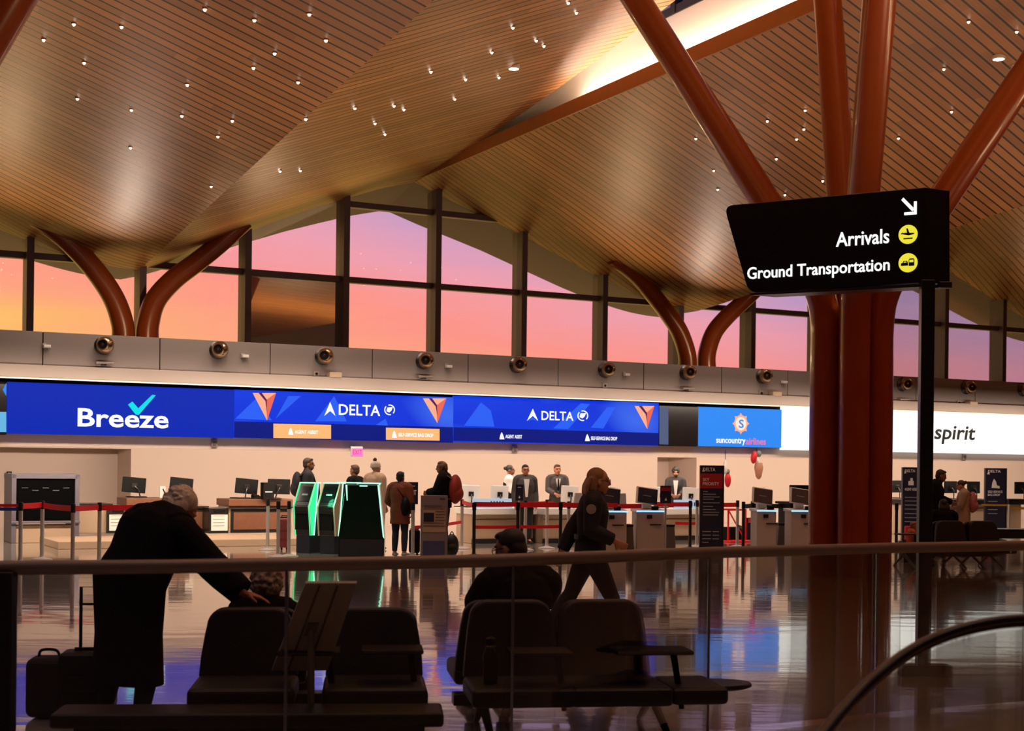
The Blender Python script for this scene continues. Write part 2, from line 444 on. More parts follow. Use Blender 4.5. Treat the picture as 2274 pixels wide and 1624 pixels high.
# lower wall ------------------------------------------------------------
TS = .80                                                     # face of the screens
TB = .55                                                     # face of the check-in back wall
ZS1 = ws(300, 864, TS)[2]; ZS0 = ws(300, 967, TS)[2]; ZREV = ws(560, 999, TB)[2]
SA1 = ws(290, 1100, TB)[0]; SA2 = ws(1459, 1100, TB)[0]; SA3 = ws(1546, 1100, TB)[0]
Sa, Sb = joints[0], joints[-1]
ZH1 = ZREV-.03; ZTOP = 2.75
struct(wbox(MB(), Sa, Sb, TB-.3, TB+.03, ZREV, ZS0+.02).build('wall_back_upper', M_beige))
FAR = tops()-_t0
wb = MB(); wbox(wb, SA1, SA2, TB-1.6, TB, 0, ZTOP); struct(wb.build('wall_back_1', M_beige))
wb = MB(); wbox(wb, SA3, Sb, TB-1.6, TB, 0, ZTOP); struct(wb.build('wall_back_2', M_beige))
wb = MB(); wbox(wb, Sa, SA1, TB-1.75, TB-1.5, 0, ZH1+.3); wbox(wb, SA2, SA3, TB-1.75, TB-1.5, 0, ZH1+.3); struct(wb.build('wall_alcove', M_beige))
wb = MB(); wbox(wb, Sa, SA1, TB-1.6, TB, ZH1, ZTOP); wbox(wb, SA2, SA3, TB-1.6, TB, ZH1, ZTOP); struct(wb.build('ceiling_alcove', M_beige))
_t1 = tops()
struct(wbox(MB(), Sa, Sb, TB-.32, TS-.1, ZS0, ZMB+.02).build('wall_screen_backing', M_black))
struct(wbox(MB(), Sa, Sb, TS-.12, TP+.2, ZMB-.01, ZMB+.03).build('ceiling_soffit', M_greyl))
# slot diffusers in the soffit
for i, (xa, xb, y) in enumerate([(-30, 30, 848), (158, 292, 853), (418, 540, 860), (655, 772, 868), (882, 990, 874), (1660, 1735, 905)]):
    a, c = ws(xa, y, TP)[0], ws(xb, y, TP)[0]
    o = thing('slot_diffuser', f'black slot air diffuser in the soffit above the screens, {ORD[i]} from the left', 'vent', W((a+c)/2, TP-.02, ZMB-.012), A, 'slot diffusers in the soffit')
    MB().box((0, 0, 0), (c-a, .16, .02)).build('frame', M_black, o); MB().box((0, 0, -.012), (c-a-.06, .1, .006)).build('louvre', M_dark, o)
FAR |= tops()-_t1
near(FAR)
def far_z(z): return EYE+(z-EYE)*KF
def far_p(p): return SCALE_M @ Vector(p)
# underside of the canopy between the screens and the back wall
c0 = st(far_p(W(10, TB, 0)))[1]
struct(wbox(MB(), Sa, Sb, TB-.4, c0+.05, ZTOP-.05, ZTOP).build('ceiling_canopy', M_beige))
c1 = st(far_p(W(10, .6, 0)))[1]; zr_ = far_z(ZP-.14)
struct(wbox(MB(), Sa, Sb, -.3, c1, zr_-.15, zr_).build('ceiling_canopy_roof', M_grey))
struct(wbox(MB(), Sa, Sb, -.3, .25, ZTOP, ZP-.04).build('wall_window_sill', M_grey))
# outer enclosure ---------------------------------------------------------
M_rear = mat('dim plaster wall', (120, 104, 92), .8)
TR = 44.5
def room_wall(name, s0, s1, t0, t1): struct(wbox(MB(), s0, s1, t0, t1, -.2, 14).build(name, M_rear))
room_wall('wall_left', Sa-.4, Sa, -.3, TR); room_wall('wall_right', Sb, Sb+.4, -.3, TR); room_wall('wall_rear', Sa-.4, Sb+.4, TR, TR+.4)
M_floor = floor_mat()
struct(wbox(MB(), Sa-.3, Sb+.3, -1.4, TR+.3, -.25, 0).build('floor', M_floor))
# ------------------------------------------------------------------ world: dusk sky
w = bpy.data.worlds.new('dusk sky'); SC.world = w; w.use_nodes = True; nt = w.node_tree; L_ = nt.links; bg = nt.nodes['Background']
tc = nt.nodes.new('ShaderNodeTexCoord'); sp = nt.nodes.new('ShaderNodeSeparateXYZ'); L_.new(tc.outputs['Generated'], sp.inputs[0])
def wm(op, a, b):
    n = nt.nodes.new('ShaderNodeMath'); n.operation = op
    for i, x in enumerate((a, b)):
        if isinstance(x, (int, float)): n.inputs[i].default_value = x
        else: L_.new(x, n.inputs[i])
    return n.outputs[0]
mp = nt.nodes.new('ShaderNodeMapping'); mp.inputs['Scale'].default_value = (2.2, 2.2, 26); mp.inputs['Rotation'].default_value = (0, .05, 0)
L_.new(tc.outputs['Generated'], mp.inputs[0])
nz = nt.nodes.new('ShaderNodeTexNoise'); nz.inputs['Scale'].default_value = 1.6; nz.inputs['Detail'].default_value = 4; L_.new(mp.outputs[0], nz.inputs[0])
q = wm('ADD', sp.outputs[2], wm('MULTIPLY', sp.outputs[0], .224))
q = wm('ADD', q, wm('MULTIPLY', wm('SUBTRACT', nz.outputs['Fac'], .5), .06))
rp = nt.nodes.new('ShaderNodeValToRGB'); cr = rp.color_ramp
stops = [(.0, (255, 204, 108)), (.018, (255, 184, 112)), (.04, (255, 166, 128)), (.085, (254, 150, 138)), (.13, (240, 160, 176)), (.17, (196, 158, 200)), (.23, (160, 146, 190)), (.5, (70, 84, 150)), (1, (40, 54, 110))]
while len(cr.elements) < len(stops): cr.elements.new(.5)
for e, (p_, c) in zip(cr.elements, stops): e.position = p_; e.color = lin(c)+(1,)
L_.new(q, rp.inputs[0]); L_.new(rp.outputs[0], bg.inputs[0]); bg.inputs[1].default_value = 1.1
# ------------------------------------------------------------------ lights
def area(name, loc, size, sizey, power, col, rot):
    l = bpy.data.lights.new(name, 'AREA'); l.shape = 'RECTANGLE'; l.size = size; l.size_y = sizey; l.energy = power; l.color = col
    o = bpy.data.objects.new(name, l); COL.objects.link(o); o.location = loc; o.rotation_euler = rot; return o
def spot(name, loc, target, power, col, angle=60, blend=.8, r=.08):
    l = bpy.data.lights.new(name, 'SPOT'); l.energy = power; l.color = col; l.spot_size = math.radians(angle); l.spot_blend = blend; l.shadow_soft_size = r
    o = bpy.data.objects.new(name, l); COL.objects.link(o); o.location = loc
    o.rotation_euler = (Vector(target)-Vector(loc)).to_track_quat('-Z', 'Y').to_euler(); return o
def aim(o, target): o.rotation_euler = (Vector(target)-o.location).to_track_quat('-Z', 'Y').to_euler()
WARM = (1.0, .66, .36); WARM2 = (1.0, .79, .62)
K_UP, K_WASH, K_HOT, K_COVE, K_HALL = .72, 1.0, 1.05, 1.0, .09
# strip light behind the bulkhead, washing the back wall
for i in range(6):
    s = 0+6.2*i
    o = area('wall_washer', W(s, c0-.35, ZTOP-.12), 6.0, .18, 285*K_WASH, WARM2, (0, 0, 0)); aim(o, W(s, TB, .9))
_t2 = tops()
# wash on the bulkhead under the moulding
for i in range(6):
    s = 0+6.2*i
    o = area('wall_washer', W(s, 2.2, 3.68), 6.0, .25, 60*K_WASH, WARM2, (0, 0, 0)); aim(o, W(s, .6, 1.0)); 
    o.rotation_euler = Matrix.Rotation(A, 3, 'Z').to_euler() if False else o.rotation_euler
near(tops()-_t2)
# ceiling uplights standing on the ledge of the parapet
for k in (0, 1, 2):
    V = R0+(k-1)*P+WL
    spot('column_uplight', W(V-1.3, 1.3, ZP+.15), W(V-1.9, 4.2, 7.0), 230*K_HOT, WARM2, 75, 1.0)
    spot('column_uplight', W(V+1.2, 1.3, ZP+.15), W(V+3.6, 6.0, 8.6), 220*K_HOT, WARM, 95, 1.0)
    spot('column_light', W(V-.2, 3.2, ZP-.3), W(V-.1, .5, 5.9), 90, WARM, 70, .8)
    spot('ceiling_uplight', W(V-4.5, 1.2, ZP+.15), W(V-4.6, 7.0, 8.6), 450*K_UP, WARM, 120, 1.0)
    spot('ceiling_uplight', W(V+4.5, 1.2, ZP+.15), W(V+4.5, 8.0, 9.4), 350*K_UP, WARM, 120, 1.0)
# cove LEDs behind the oak fascia
for k in range(0, 3):
    L = R0+(k-1)*P
    area('cove_light', W(L+.34, 17.6, 9.73), .14, 19, 430*K_COVE, WARM2, (PI, 0, A))
# added unseen fill panels facing up, brightening the ceiling and its mirror image
for k in (0, 1):
    L = R0+(k-1)*P
    for ds in (2.0, 7.0, 12.5):
        area('ceiling_fill', W(L+ds+3, 14, 4.6), 2.5, 2.5, 260*K_HALL, WARM, (PI, 0, A))
        area('ceiling_fill', W(L+ds+3, 27, 4.6), 2.5, 2.5, 3200*K_HALL, WARM, (PI, 0, A))
# ------------------------------------------------------------------ camera
cam = bpy.data.cameras.new('camera'); co = bpy.data.objects.new('camera', cam); COL.objects.link(co)
cam.sensor_width = 36; cam.lens = F/2274*36; cam.shift_y = (Y0-812)/2274; cam.clip_start = .05; cam.clip_end = 300
c_, s_ = CR, SR
co.matrix_world = Matrix(((c_, -s_, 0, 0), (0, 0, -1, 0), (s_, c_, 0, EYE), (0, 0, 0, 1)))
cam.dof.use_dof = True; cam.dof.focus_distance = 16.5; cam.dof.aperture_fstop = 3.5
SC.camera = co
SC.view_settings.view_transform = 'Standard'; SC.view_settings.look = 'None'; SC.view_settings.exposure = 0; SC.view_settings.gamma = 1
SC.view_settings.use_curve_mapping = False
SC.cycles.use_denoising = True
try: SC.cycles.denoiser = 'OPENIMAGEDENOISE'
except Exception: pass
SC.cycles.max_bounces = 6; SC.cycles.diffuse_bounces = 3; SC.cycles.glossy_bounces = 4; SC.cycles.transparent_max_bounces = 12; SC.cycles.transmission_bounces = 4
SC.cycles.caustics_reflective = False; SC.cycles.caustics_refractive = False; SC.cycles.sample_clamp_indirect = 6
# ================================================================== columns
def arc_pts(pts, n=10):                      # smooth a polyline (Catmull-Rom)
    pts = [Vector(p) for p in pts]; q = [pts[0]*2-pts[1]]+pts+[pts[-1]*2-pts[-2]]; out = []
    for i in range(1, len(q)-2):
        for j in range(n):
            t = j/n; a, b, c, d = q[i-1], q[i], q[i+1], q[i+2]
            out.append(.5*((2*b)+(-a+c)*t+(2*a-5*b+4*c-d)*t*t+(-a+3*b-3*c+d)*t*t*t))
    out.append(pts[-1]); return out
# forked wall columns on the parapet ledge
def fork(label, s0, left_px, right_px, k):
    base = W(s0, .45, ZP-.1)
    o = thing('forked_column', label, 'column', base, A, 'forked columns on the parapet')
    MI = (Matrix.Translation(base) @ Matrix.Rotation(A, 4, 'Z')).inverted()
    for px in (left_px, right_px):
        pts = []
        for i, (x, y) in enumerate(px):
            t = .45+ .75*(i/(len(px)-1))**1.5
            pts.append(MI @ wall(x, y, t))
        pts[0].z = 0
        pts = arc_pts(pts, 6); n = len(pts)
        MB().tube(pts, [.285-.06*(i/(n-1)) for i in range(n)], 28).build('pipe', M_orange, o, smooth=SM)
    MB().box((0, 0, .03), (1.3, .7, .06)).build('base_plate', M_bronze, o, bevel=.01)
    return o
V0 = R0-P+WL; V1 = R0+WL
_t3 = tops()
fork('amber forked column at the left of the picture, in front of orange sky', ws(300, 740, .45)[0],
     [(274, 775), (272, 720), (252, 662), (212, 602), (160, 545), (108, 502), (40, 462)], [(327, 775), (329, 720), (345, 668), (385, 622), (440, 580), (492, 538), (545, 490)], 0)
fork('amber forked column in the middle distance, left of the hanging black sign', ws(1548, 800, .45)[0],
     [(1527, 830), (1525, 785), (1508, 735), (1478, 690), (1440, 643), (1410, 610), (1362, 572)], [(1569, 830), (1570, 785), (1585, 740), (1612, 706), (1645, 675), (1672, 650), (1700, 625)], 1)
def ceil_w(x, y):               # real height of the roof above a floor point
    s, t, _ = st((x, y, 0)); return ceil_z(s, t)
# tree columns standing on the floor
def tree(label, x, y):
    o = thing('branching_column', label, 'column', (x, y, 0), 0, 'branching tree columns')
    dirs = [(-1, .15), (-.05, .34), (1, -.15), (-.12, -1)]
    for dx, dy in dirs:
        r0 = .40 if abs(dx) > .5 else .36
        pts = []
        ln_ = math.hypot(dx, dy)
        for z in (0, 1.5, 3.0, 3.9): pts.append((dx/ln_*r0, dy/ln_*r0, z))
        if ln_ > .5: pts += [(dx*(r0+.10), dy*(r0+.10), 4.45), (dx*(r0+.42), dy*(r0+.42), 5.05)]
        else: pts += [(0, .37, 4.5), (-.02, .40, 5.05)]
        z = 5.7; h = 1.24
        while True:
            p = (x+dx*h, y+dy*h)
            pts.append((dx*h, dy*h, z))
            if z > ceil_w(*p)+.1 or z > 13: break
            z += .35; h += .22
        q = arc_pts(pts, 4)
        n = len(q)
        MB().tube(q, [.235-.03*max(0, (i/n-.4)) for i in range(n)], 28).build('pipe', M_orange, o, smooth=SM)
    return o
tree('amber branching tree column of clustered pipes behind the black hanging sign', 5.26, 22.1)
tree('amber branching tree column whose slanting limb crosses the top left corner', -8.15, 17.3)
spot('fork_uplight', (5.05, 21.85, 3.95), (4.9, 22.0, 6.5), 60, (1, .62, .3), 70, .6, .05)
# ================================================================== black way-finding sign on a post
pb = floor_at(2050, 1497)
sx_dir = Vector((.85, -.526, 0)).normalized(); sn = Vector((-.526, -.85, 0)).normalized()
P1 = at(2054, 520, pb.y-.12)
sg = thing('wayfinding_sign', 'black illuminated directional sign box on a black post by the tree column', 'sign', (pb.x, pb.y, 0), 0)
def SP(px, py): return plane_hit(px, py, P1, sn)
base = Vector((pb.x, pb.y, 0))
cor = [(1607, 457), (2054, 416), (2054, 627), (1662, 651)]
poly = [SP(*c) for c in cor]
# rounded left corners
def rounded(poly, idx, r):
    out = []
    n = len(poly)
    for i, p in enumerate(poly):
        if i not in idx: out.append(p); continue
        a = (poly[i-1]-p).normalized(); b = (poly[(i+1) % n]-p).normalized()
        for j in range(6):
            t = j/5; out.append(p+a*r*(1-t)**2+b*r*t**2)
    return out
rp_ = rounded(poly, (0, 3), .09)
Dv = Vector((D[0], D[1], 0))
M_sign = mat('gloss black sign face', (10, 9, 9), .3)
mb = MB().slab([p-base for p in rp_], Dv*.27); mb.build('sign_box', M_sign, sg, bevel=.006)
MB().slab([SP(1664, 652)-base-sn*.0, SP(2050, 630)-base, SP(2050, 637)-base, SP(1668, 656)-base], Dv*.26).build('bottom_trim', M_dsteel, sg)
topz = poly[2].z+.02
px0 = P1+Dv*.03-base
MB().box((px0.x, px0.y, topz/2), (.108, .09, topz)).build('post', mat('black painted post', (20, 20, 18), .35), sg, bevel=.008)
MB().box((px0.x+.02, px0.y, .045), (.41, .14, .09)).build('base_box', mat('black steel base', (24, 24, 22), .4), sg, bevel=.008)
MB().box((px0.x+.14, px0.y+.0, poly[2].z-.02), (.1, .08, .05)).build('bracket', M_dsteel, sg, bevel=.005)
M_lit = glow('lit white sign lettering', (255, 255, 250), 1.15); M_lity = glow('lit yellow sign disc', (238, 226, 62), 1.0)
Xs = sx_dir
def sign_matrix(px, py):        # local x along the face, local z up, local -y out of the face
    o = SP(px, py)-base
    m = Matrix.Identity(4); m.col[0] = Vector((*Xs, 0)); m.col[1] = Vector((*(-sn), 0)); m.col[2] = Vector((0, 0, 1, 0)); m.col[3] = Vector((*(o+sn*.004), 1)); return m
def sgw(x0, y0, x1, y1): return (SP(x1, y1)-SP(x0, y0)).dot(Xs)
for txt, xa, ya, xb, yb, yt in (('Arrivals', 1857, 549, 1975, 541, 509), ('Ground Transportation', 1660, 629, 1976, 608, 572)):
    m = sign_matrix(xa, ya); hgt = SP(xb, yt).z-SP(xb, yb).z
    me = text_mesh(txt, sgw(xa, ya, xb, yb), hgt*1.02, .012, .006)
    me.transform(m); link('lettering', me, M_lit, sg)
def sdisc(cx, cy, rx): 
    m = sign_matrix(cx, cy); r = sgw(cx-rx, cy, cx+rx, cy-0)/2
    mb = MB(); mb.prism([(r*math.cos(2*PI*i/40), r*math.sin(2*PI*i/40)) for i in range(40)], -.006, 0, m); mb.build('icon_disc', M_lity, sg); return m, r
M_ink_b = mat('black sign ink', (8, 8, 8), .6)
m, r = sdisc(2017, 521, 21)
pl = MB()
pl.prism([(-.75*r, .05*r), (-.62*r, .2*r), (-.45*r, .0), (.1*r, -.12*r), (.62*r, -.02*r), (.7*r, .1*r), (.3*r, .13*r), (-.3*r, .18*r)], -.012, -.006, m)
pl.prism([(-.05*r, .0), (.2*r, .05*r), (-.02*r, .62*r), (-.16*r, .62*r)], -.012, -.006, m); pl.prism([(-.45*r, -.5*r), (.5*r, -.5*r), (.5*r, -.38*r), (-.45*r, -.38*r)], -.012, -.006, m)
pl.build('aeroplane_icon', M_ink_b, sg)
m, r = sdisc(2017, 584, 21)
pl = MB()
pl.prism([(-.72*r, -.3*r), (-.72*r, -.05*r), (-.55*r, 0), (-.45*r, .2*r), (-.1*r, .2*r), (0, 0), (.02*r, -.3*r)], -.012, -.006, m)
pl.prism([(.1*r, -.35*r), (.1*r, .3*r), (.2*r, .42*r), (.6*r, .42*r), (.68*r, .3*r), (.68*r, -.35*r)], -.012, -.006, m)
pl.build('car_and_bus_icon', M_ink_b, sg)
wn_ = MB(); wn_.prism([(.18*r, .02*r), (.18*r, .28*r), (.6*r, .28*r), (.6*r, .02*r)], -.015, -.012, m); wn_.prism([(-.42*r, .02*r), (-.37*r, .13*r), (-.17*r, .13*r), (-.1*r, .02*r)], -.015, -.012, m); wn_.build('icon_windows', M_lity, sg)
m = sign_matrix(2019, 458); r = (SP(2019, 438).z-SP(2019, 478).z)/2
ar = MB()
ar.prism([(-.85*r, .72*r), (-.62*r, .98*r), (.62*r, -.36*r), (.38*r, -.62*r)], -.008, 0, m)
ar.prism([(.62*r, -.98*r), (.86*r, -.98*r), (.86*r, .45*r), (.56*r, .45*r), (.56*r, -.68*r), (-.5*r, -.68*r), (-.5*r, -.98*r)], -.008, 0, m)
ar.build('arrow', M_lit, sg)
# ================================================================== glass balustrade
M_bal = glass('smoked balustrade glass', (.94, .94, .925), .7, 1.5)
rail_px = [(-60, 1265), (0, 1262), (320, 1259), (638, 1254), (890, 1250), (1140, 1244), (1360, 1236), (1575, 1228), (1760, 1223), (1948, 1218), (2110, 1215), (2274, 1212), (2420, 1210)]
RZ = 1.125
rail = []
for x, y in rail_px:
    v = RZ-EYE; r = ray(x, y); Y = v/r[2]; rail.append(at(x, y, Y))
for p in rail: p.z = RZ
rb = Vector((rail[5].x, rail[5].y, 0))
bal = thing('glass_balustrade', 'curved glass balustrade with brushed handrail across the foreground', 'railing', rb, 0)
sm = arc_pts(rail, 6)
hr = MB().tube([p-rb for p in sm], [(.032, .036)]*len(sm), 18); hr.build('handrail', mat('bronze brushed handrail', (132, 118, 108), .4, .25), bal, smooth=SM)
def rail_at(px):
    best = min(range(len(sm)-1), key=lambda i: abs((sm[i].x/sm[i].y*F+CX)-px)); return sm[best]
js = [-60, 30, 638, 1140, 1575, 1948, 2274, 2420]
for a, b in zip(js, js[1:]):
    seg = [p for p in sm if a-3 <= p.x/p.y*F+CX <= b+3]
    ext = [rail_at(a)]+seg+[rail_at(b)] if seg else [rail_at(a), rail_at(b)]
    pts = sorted(ext, key=lambda p: p.x); clean = [pts[0]]
    for p in pts[1:]:
        if (p-clean[-1]).length > .05: clean.append(p)
    mb = MB(); vs = []; fs = []
    for i, p in enumerate(clean):
        q = clean[min(i+1, len(clean)-1)]-clean[max(i-1, 0)]; nn = Vector((-q.y, q.x, 0)).normalized()*.007
        for sgn in (-1, 1):
            for z in (.02, RZ-.02): vs.append((p.x-rb.x+nn.x*sgn, p.y-rb.y+nn.y*sgn, z))
    for i in range(len(clean)-1):
        o_ = i*4; e = o_+4
        fs += [(o_, o_+1, e+1, e), (o_+2, e+2, e+3, o_+3), (o_+1, o_+3, e+3, e+1), (o_, e, e+2, o_+2)]
    fs += [(0, 2, 3, 1), (len(vs)-4, len(vs)-3, len(vs)-1, len(vs)-2)]
    mb.add(vs, fs).build('glass_panel', M_bal, bal)
M_clamp = mat('polished joint strip', (150, 150, 155), .2, .8)
for x in js[2:-2]:
    p = rail_at(x)-rb; MB().box((p.x, p.y-.004, RZ/2), (.016, .03, RZ-.03)).build('joint_strip', M_clamp, bal)
p = at(8, 1262, rail[1].y-.02); MB().box((p.x-.09-rb.x, p.y-rb.y, .555), (.29, .1, 1.11)).build('end_post', mat('black painted end post', (12, 11, 10), .5), bal, bevel=.01)
# ================================================================== escalator handrail, lower right
ep = [(1770, 1700, 4.3), (1830, 1626, 4.45), (1890, 1556, 4.6), (1960, 1490, 4.72), (2030, 1440, 4.82), (2110, 1404, 4.9), (2200, 1382, 4.98), (2290, 1374, 5.05), (2420, 1374, 5.2), (2560, 1380, 5.35)]
pts = [at(*e) for e in ep]; pts.insert(0, pts[0]+(pts[0]-pts[1]).normalized()*.5)
eb = Vector((pts[0].x, pts[0].y, 0)); es = arc_pts(pts, 6)
esc = thing('escalator_handrail', 'black curved escalator handrail rising in the lower right corner', 'handrail', eb, 0)
MB().tube([p-eb for p in es], [(.021, .017)]*len(es), 16).build('rubber_belt', mat('black rubber handrail', (18, 16, 15), .3), esc, smooth=SM)
MB().tube([p-eb-Vector((0, 0, .02)) for p in es], [(.012, .009)]*len(es), 10).build('guide_track', M_dsteel, esc, smooth=SM)
fin = MB(); n = len(es); vs = []; fs = []
for p in es: vs += [(p.x-eb.x, p.y-eb.y+.006, max(p.z-.04, .03)), (p.x-eb.x, p.y-eb.y-.006, max(p.z-.04, .03)), (p.x-eb.x, p.y-eb.y+.006, 0), (p.x-eb.x, p.y-eb.y-.006, 0)]
for i in range(n-1):
    a = i*4; b = a+4; fs += [(a, b, b+1, a+1), (a+2, a+3, b+3, b+2), (a, a+2, b+2, b), (a+1, b+1, b+3, a+3)]
fs += [(0, 1, 3, 2), (4*n-4, 4*n-2, 4*n-1, 4*n-3)]
fin.add(vs, fs).build('side_glass', glass('escalator side glass', (.95, .95, .93), .5), esc)
# ================================================================== lounge benches
def backrest(x, y0, sgn, w=.6, h0=.34, h1=.86):
    mb = MB(); n = 14; ring = []
    for k in range(n+1):                       # outline with rounded, tapered top
        a = k/n
    hw0, hw1 = w/2-.005, w/2-.055
    out = [(-hw0, h0), (hw0, h0), (hw0-.01, h0+.12), (hw1+.02, h1-.16)]
    for k in range(7):
        a = PI/2*k/6; out.append((hw1-.10+.11*math.cos(a), h1-.11+.11*math.sin(a)))
    for k in range(7):
        a = PI/2+PI/2*k/6; out.append((-hw1+.10+.11*math.cos(a), h1-.11+.11*math.sin(a)))
    out += [(-hw1-.02, h1-.16), (-hw0+.01, h0+.12)]
    vs = []; m = len(out)
    for j, th in enumerate((-.045, .045)):
        for x_, z in out: vs.append((x+x_, y0+sgn*((z-h0)*.16)+th, z))
    fs = [tuple(range(m)), tuple(range(2*m-1, m-1, -1))]+[(k, m+k, m+(k+1) % m, (k+1) % m) for k in range(m)]
    return mb.add(vs, fs)
def cushion(x, y, w, d, z0, z1):
    return MB().box((x, y, (z0+z1)/2), (w, d, z1-z0))
M_edge = mat('lighter arm edge', (70, 62, 56), .35)  # thin strip lighter than the armrest, along its front edge
def lounge_bench(label, loc, yaw, xs, far, tablets, h1=.86, end=None, legs=()):
    o = thing('lounge_bench', label, 'bench', loc, yaw, 'double-sided lounge benches')
    for x in xs:
        c = cushion(x, -.36, .6, .56, .27, .38).build('seat', M_fabric, o, bevel=.03, seg=3)
        backrest(x, -.06, 1, .6, .36, h1).build('backrest', M_fabric, o, bevel=.02, seg=3)
    for x in far:
        cushion(x, .52, .6, .56, .27, .38).build('seat', M_fabric, o, bevel=.03, seg=3)
        backrest(x, .22, -1, .62, .36, h1-.015).build('backrest', M_fabric, o, bevel=.02, seg=3)
    for x, w, y in tablets:
        t = MB().box((x, y, .565), (w, .26, .025)); a = t.build('armrest', M_black, o, bevel=.008)
        MB().box((x, y-.133, .567), (w*.97, .006, .016)).build('edge_strip', M_edge, a)
        MB().tube([(x+w*.30, y, .555), (x+w*.42, y, .22)], [(.022, .03), (.016, .024)], 8).build('armrest_post', M_black, a)
    if end: cushion(max(xs)+.47, -.34, .34, .52, .27, .37).build('end_pad', M_fabric, o, bevel=.03, seg=3)
    x0, x1 = min(xs+far)-.33, max(xs+far)+.33
    MB().box(((x0+x1)/2, .05, .22), (x1-x0, .14, .07)).build('beam', M_dark, o, bevel=.006)
    for x in (legs or (x0+.25, x1-.2)):
        for sg_ in (-1, 1):
            MB().tube([(x, .05, .22), (x+.02, .05+sg_*.42, .01)], [(.035, .02), (.02, .012)], 8).build('leg', M_dark, o)
    if end:
        ex, ey, er = end; t = MB()
        t.lathe([(er*.9, .352), (er, .362), (er, .378), (er*.97, .385)], 36, Matrix.Translation((ex, ey, -.055)) @ Matrix.Diagonal((1.25, .8, 1, 1)))
        tt = t.build('side_table', M_dark, o, smooth=SM)
        MB().tube([(ex-.1, ey, .30), (ex-.25, ey+.1, .2)], .025, 8).build('table_arm', M_dark, tt)
    return o
Yb = 8.75
b2 = at(1235, 1400, Yb)
lounge_bench('black leather lounge bench in the right foreground, with a man seated on its far side', (b2.x, b2.y, 0), math.radians(8), [-.285, .285], [-.3, .3],
    [(-.17, .36, -.42), (.50, .46, -.40)], .83, (.93, -.12, .22), (-.45, .62))
b1 = at(700, 1400, Yb-.1)
lounge_bench('black leather lounge bench in the left foreground, behind the tilted sign stand', (b1.x, b1.y, 0), math.radians(6), [-.39, .36], [-.36, .36],
    [(-.02, .36, -.42), (.46, .36, -.36)], .775, None, (-.5, .6))
lb = at(560, 1500, 7.82)
o = thing('low_bench', 'long low black bench along the glass balustrade, lower left', 'bench', (lb.x, lb.y, 0), math.radians(5))
MB().box((0, 0, .26), (2.1, .34, .08)).build('seat', M_fabric, o, bevel=.02, seg=3); MB().box((0, .02, .18), (1.9, .12, .08)).build('beam', M_dark, o)
for x in (-.85, 0, .85): MB().box((x, .0, .07), (.06, .26, .14)).build('leg', M_dark, o, bevel=.006)
# ================================================================== tilted floor sign stand seen from behind
q = at(694, 1500, 8.05)
es_ = thing('floor_sign_stand', 'tilted pale sign panel on a thin pole, seen from behind, left foreground', 'sign', (q.x, q.y, 0), 0)
Pq = Vector((q.x, q.y, 0))
nq = Vector((0, -.78, -.62)).normalized()
cp = at(694, 1392, 8.0)
cs = [plane_hit(x, y, cp, nq)-Pq for x, y in [(603, 1490), (678, 1296), (792, 1296), (727, 1490)]]
MB().slab(cs, nq*-.02).build('sign_panel', mat('pale grey panel', (206, 194, 172), .6), es_, bevel=.003)
M_rib = mat('panel channel', (120, 112, 98), .6)
for f_ in (.27, .62):
    a = cs[0]+(cs[3]-cs[0])*f_; b = cs[1]+(cs[2]-cs[1])*f_; MB().slab([a+(b-a)*.02+nq*.0005, a+(b-a)*.98+nq*.0005, a+(b-a)*.98+nq*.0005+Vector((.012, 0, 0)), a+(b-a)*.02+nq*.0005+Vector((.012, 0, 0))], nq*.006).build('channel', M_rib, es_)
c1 = plane_hit(692, 1395, cp, nq)-Pq
bq = MB(); e1 = (cs[2]-cs[1]).normalized(); e2 = (cs[1]-cs[0]).normalized()
bq.slab([c1-e1*.03-e2*.05, c1+e1*.03-e2*.05, c1+e1*.03+e2*.05, c1-e1*.03+e2*.05], nq*.02); bq.build('bracket', mat('tan bracket', (140, 128, 108), .45), es_, bevel=.004)
MB().tube([c1+nq*.015, Vector((c1.x+.004, c1.y-.005, 0))], .02, 14).build('pole', mat('champagne pole', (150, 138, 120), .3, .5), es_, smooth=SM)
MB().lathe([(.16, 0), (.16, .012), (.03, .025)], 32, Matrix.Translation((c1.x, c1.y, 0))).build('base', M_dark, es_, smooth=SM)
# water bottle on the bench
wb_ = at(1088, 1562, 8.28)
bt = thing('water_bottle', 'black insulated bottle standing on the right lounge bench', 'bottle', (wb_.x, wb_.y, .382), 0)
MB().lathe([(.04, 0), (.043, .01), (.043, .17), (.03, .2), (.028, .215)], 24).build('body', mat('black bottle', (16, 15, 15), .3), bt, smooth=SM)
MB().lathe([(.031, .212), (.031, .224)], 24).build('collar', M_steel, bt, smooth=SM); MB().lathe([(.03, .224), (.03, .262), (.012, .27)], 24).build('cap', M_black, bt, smooth=SM)
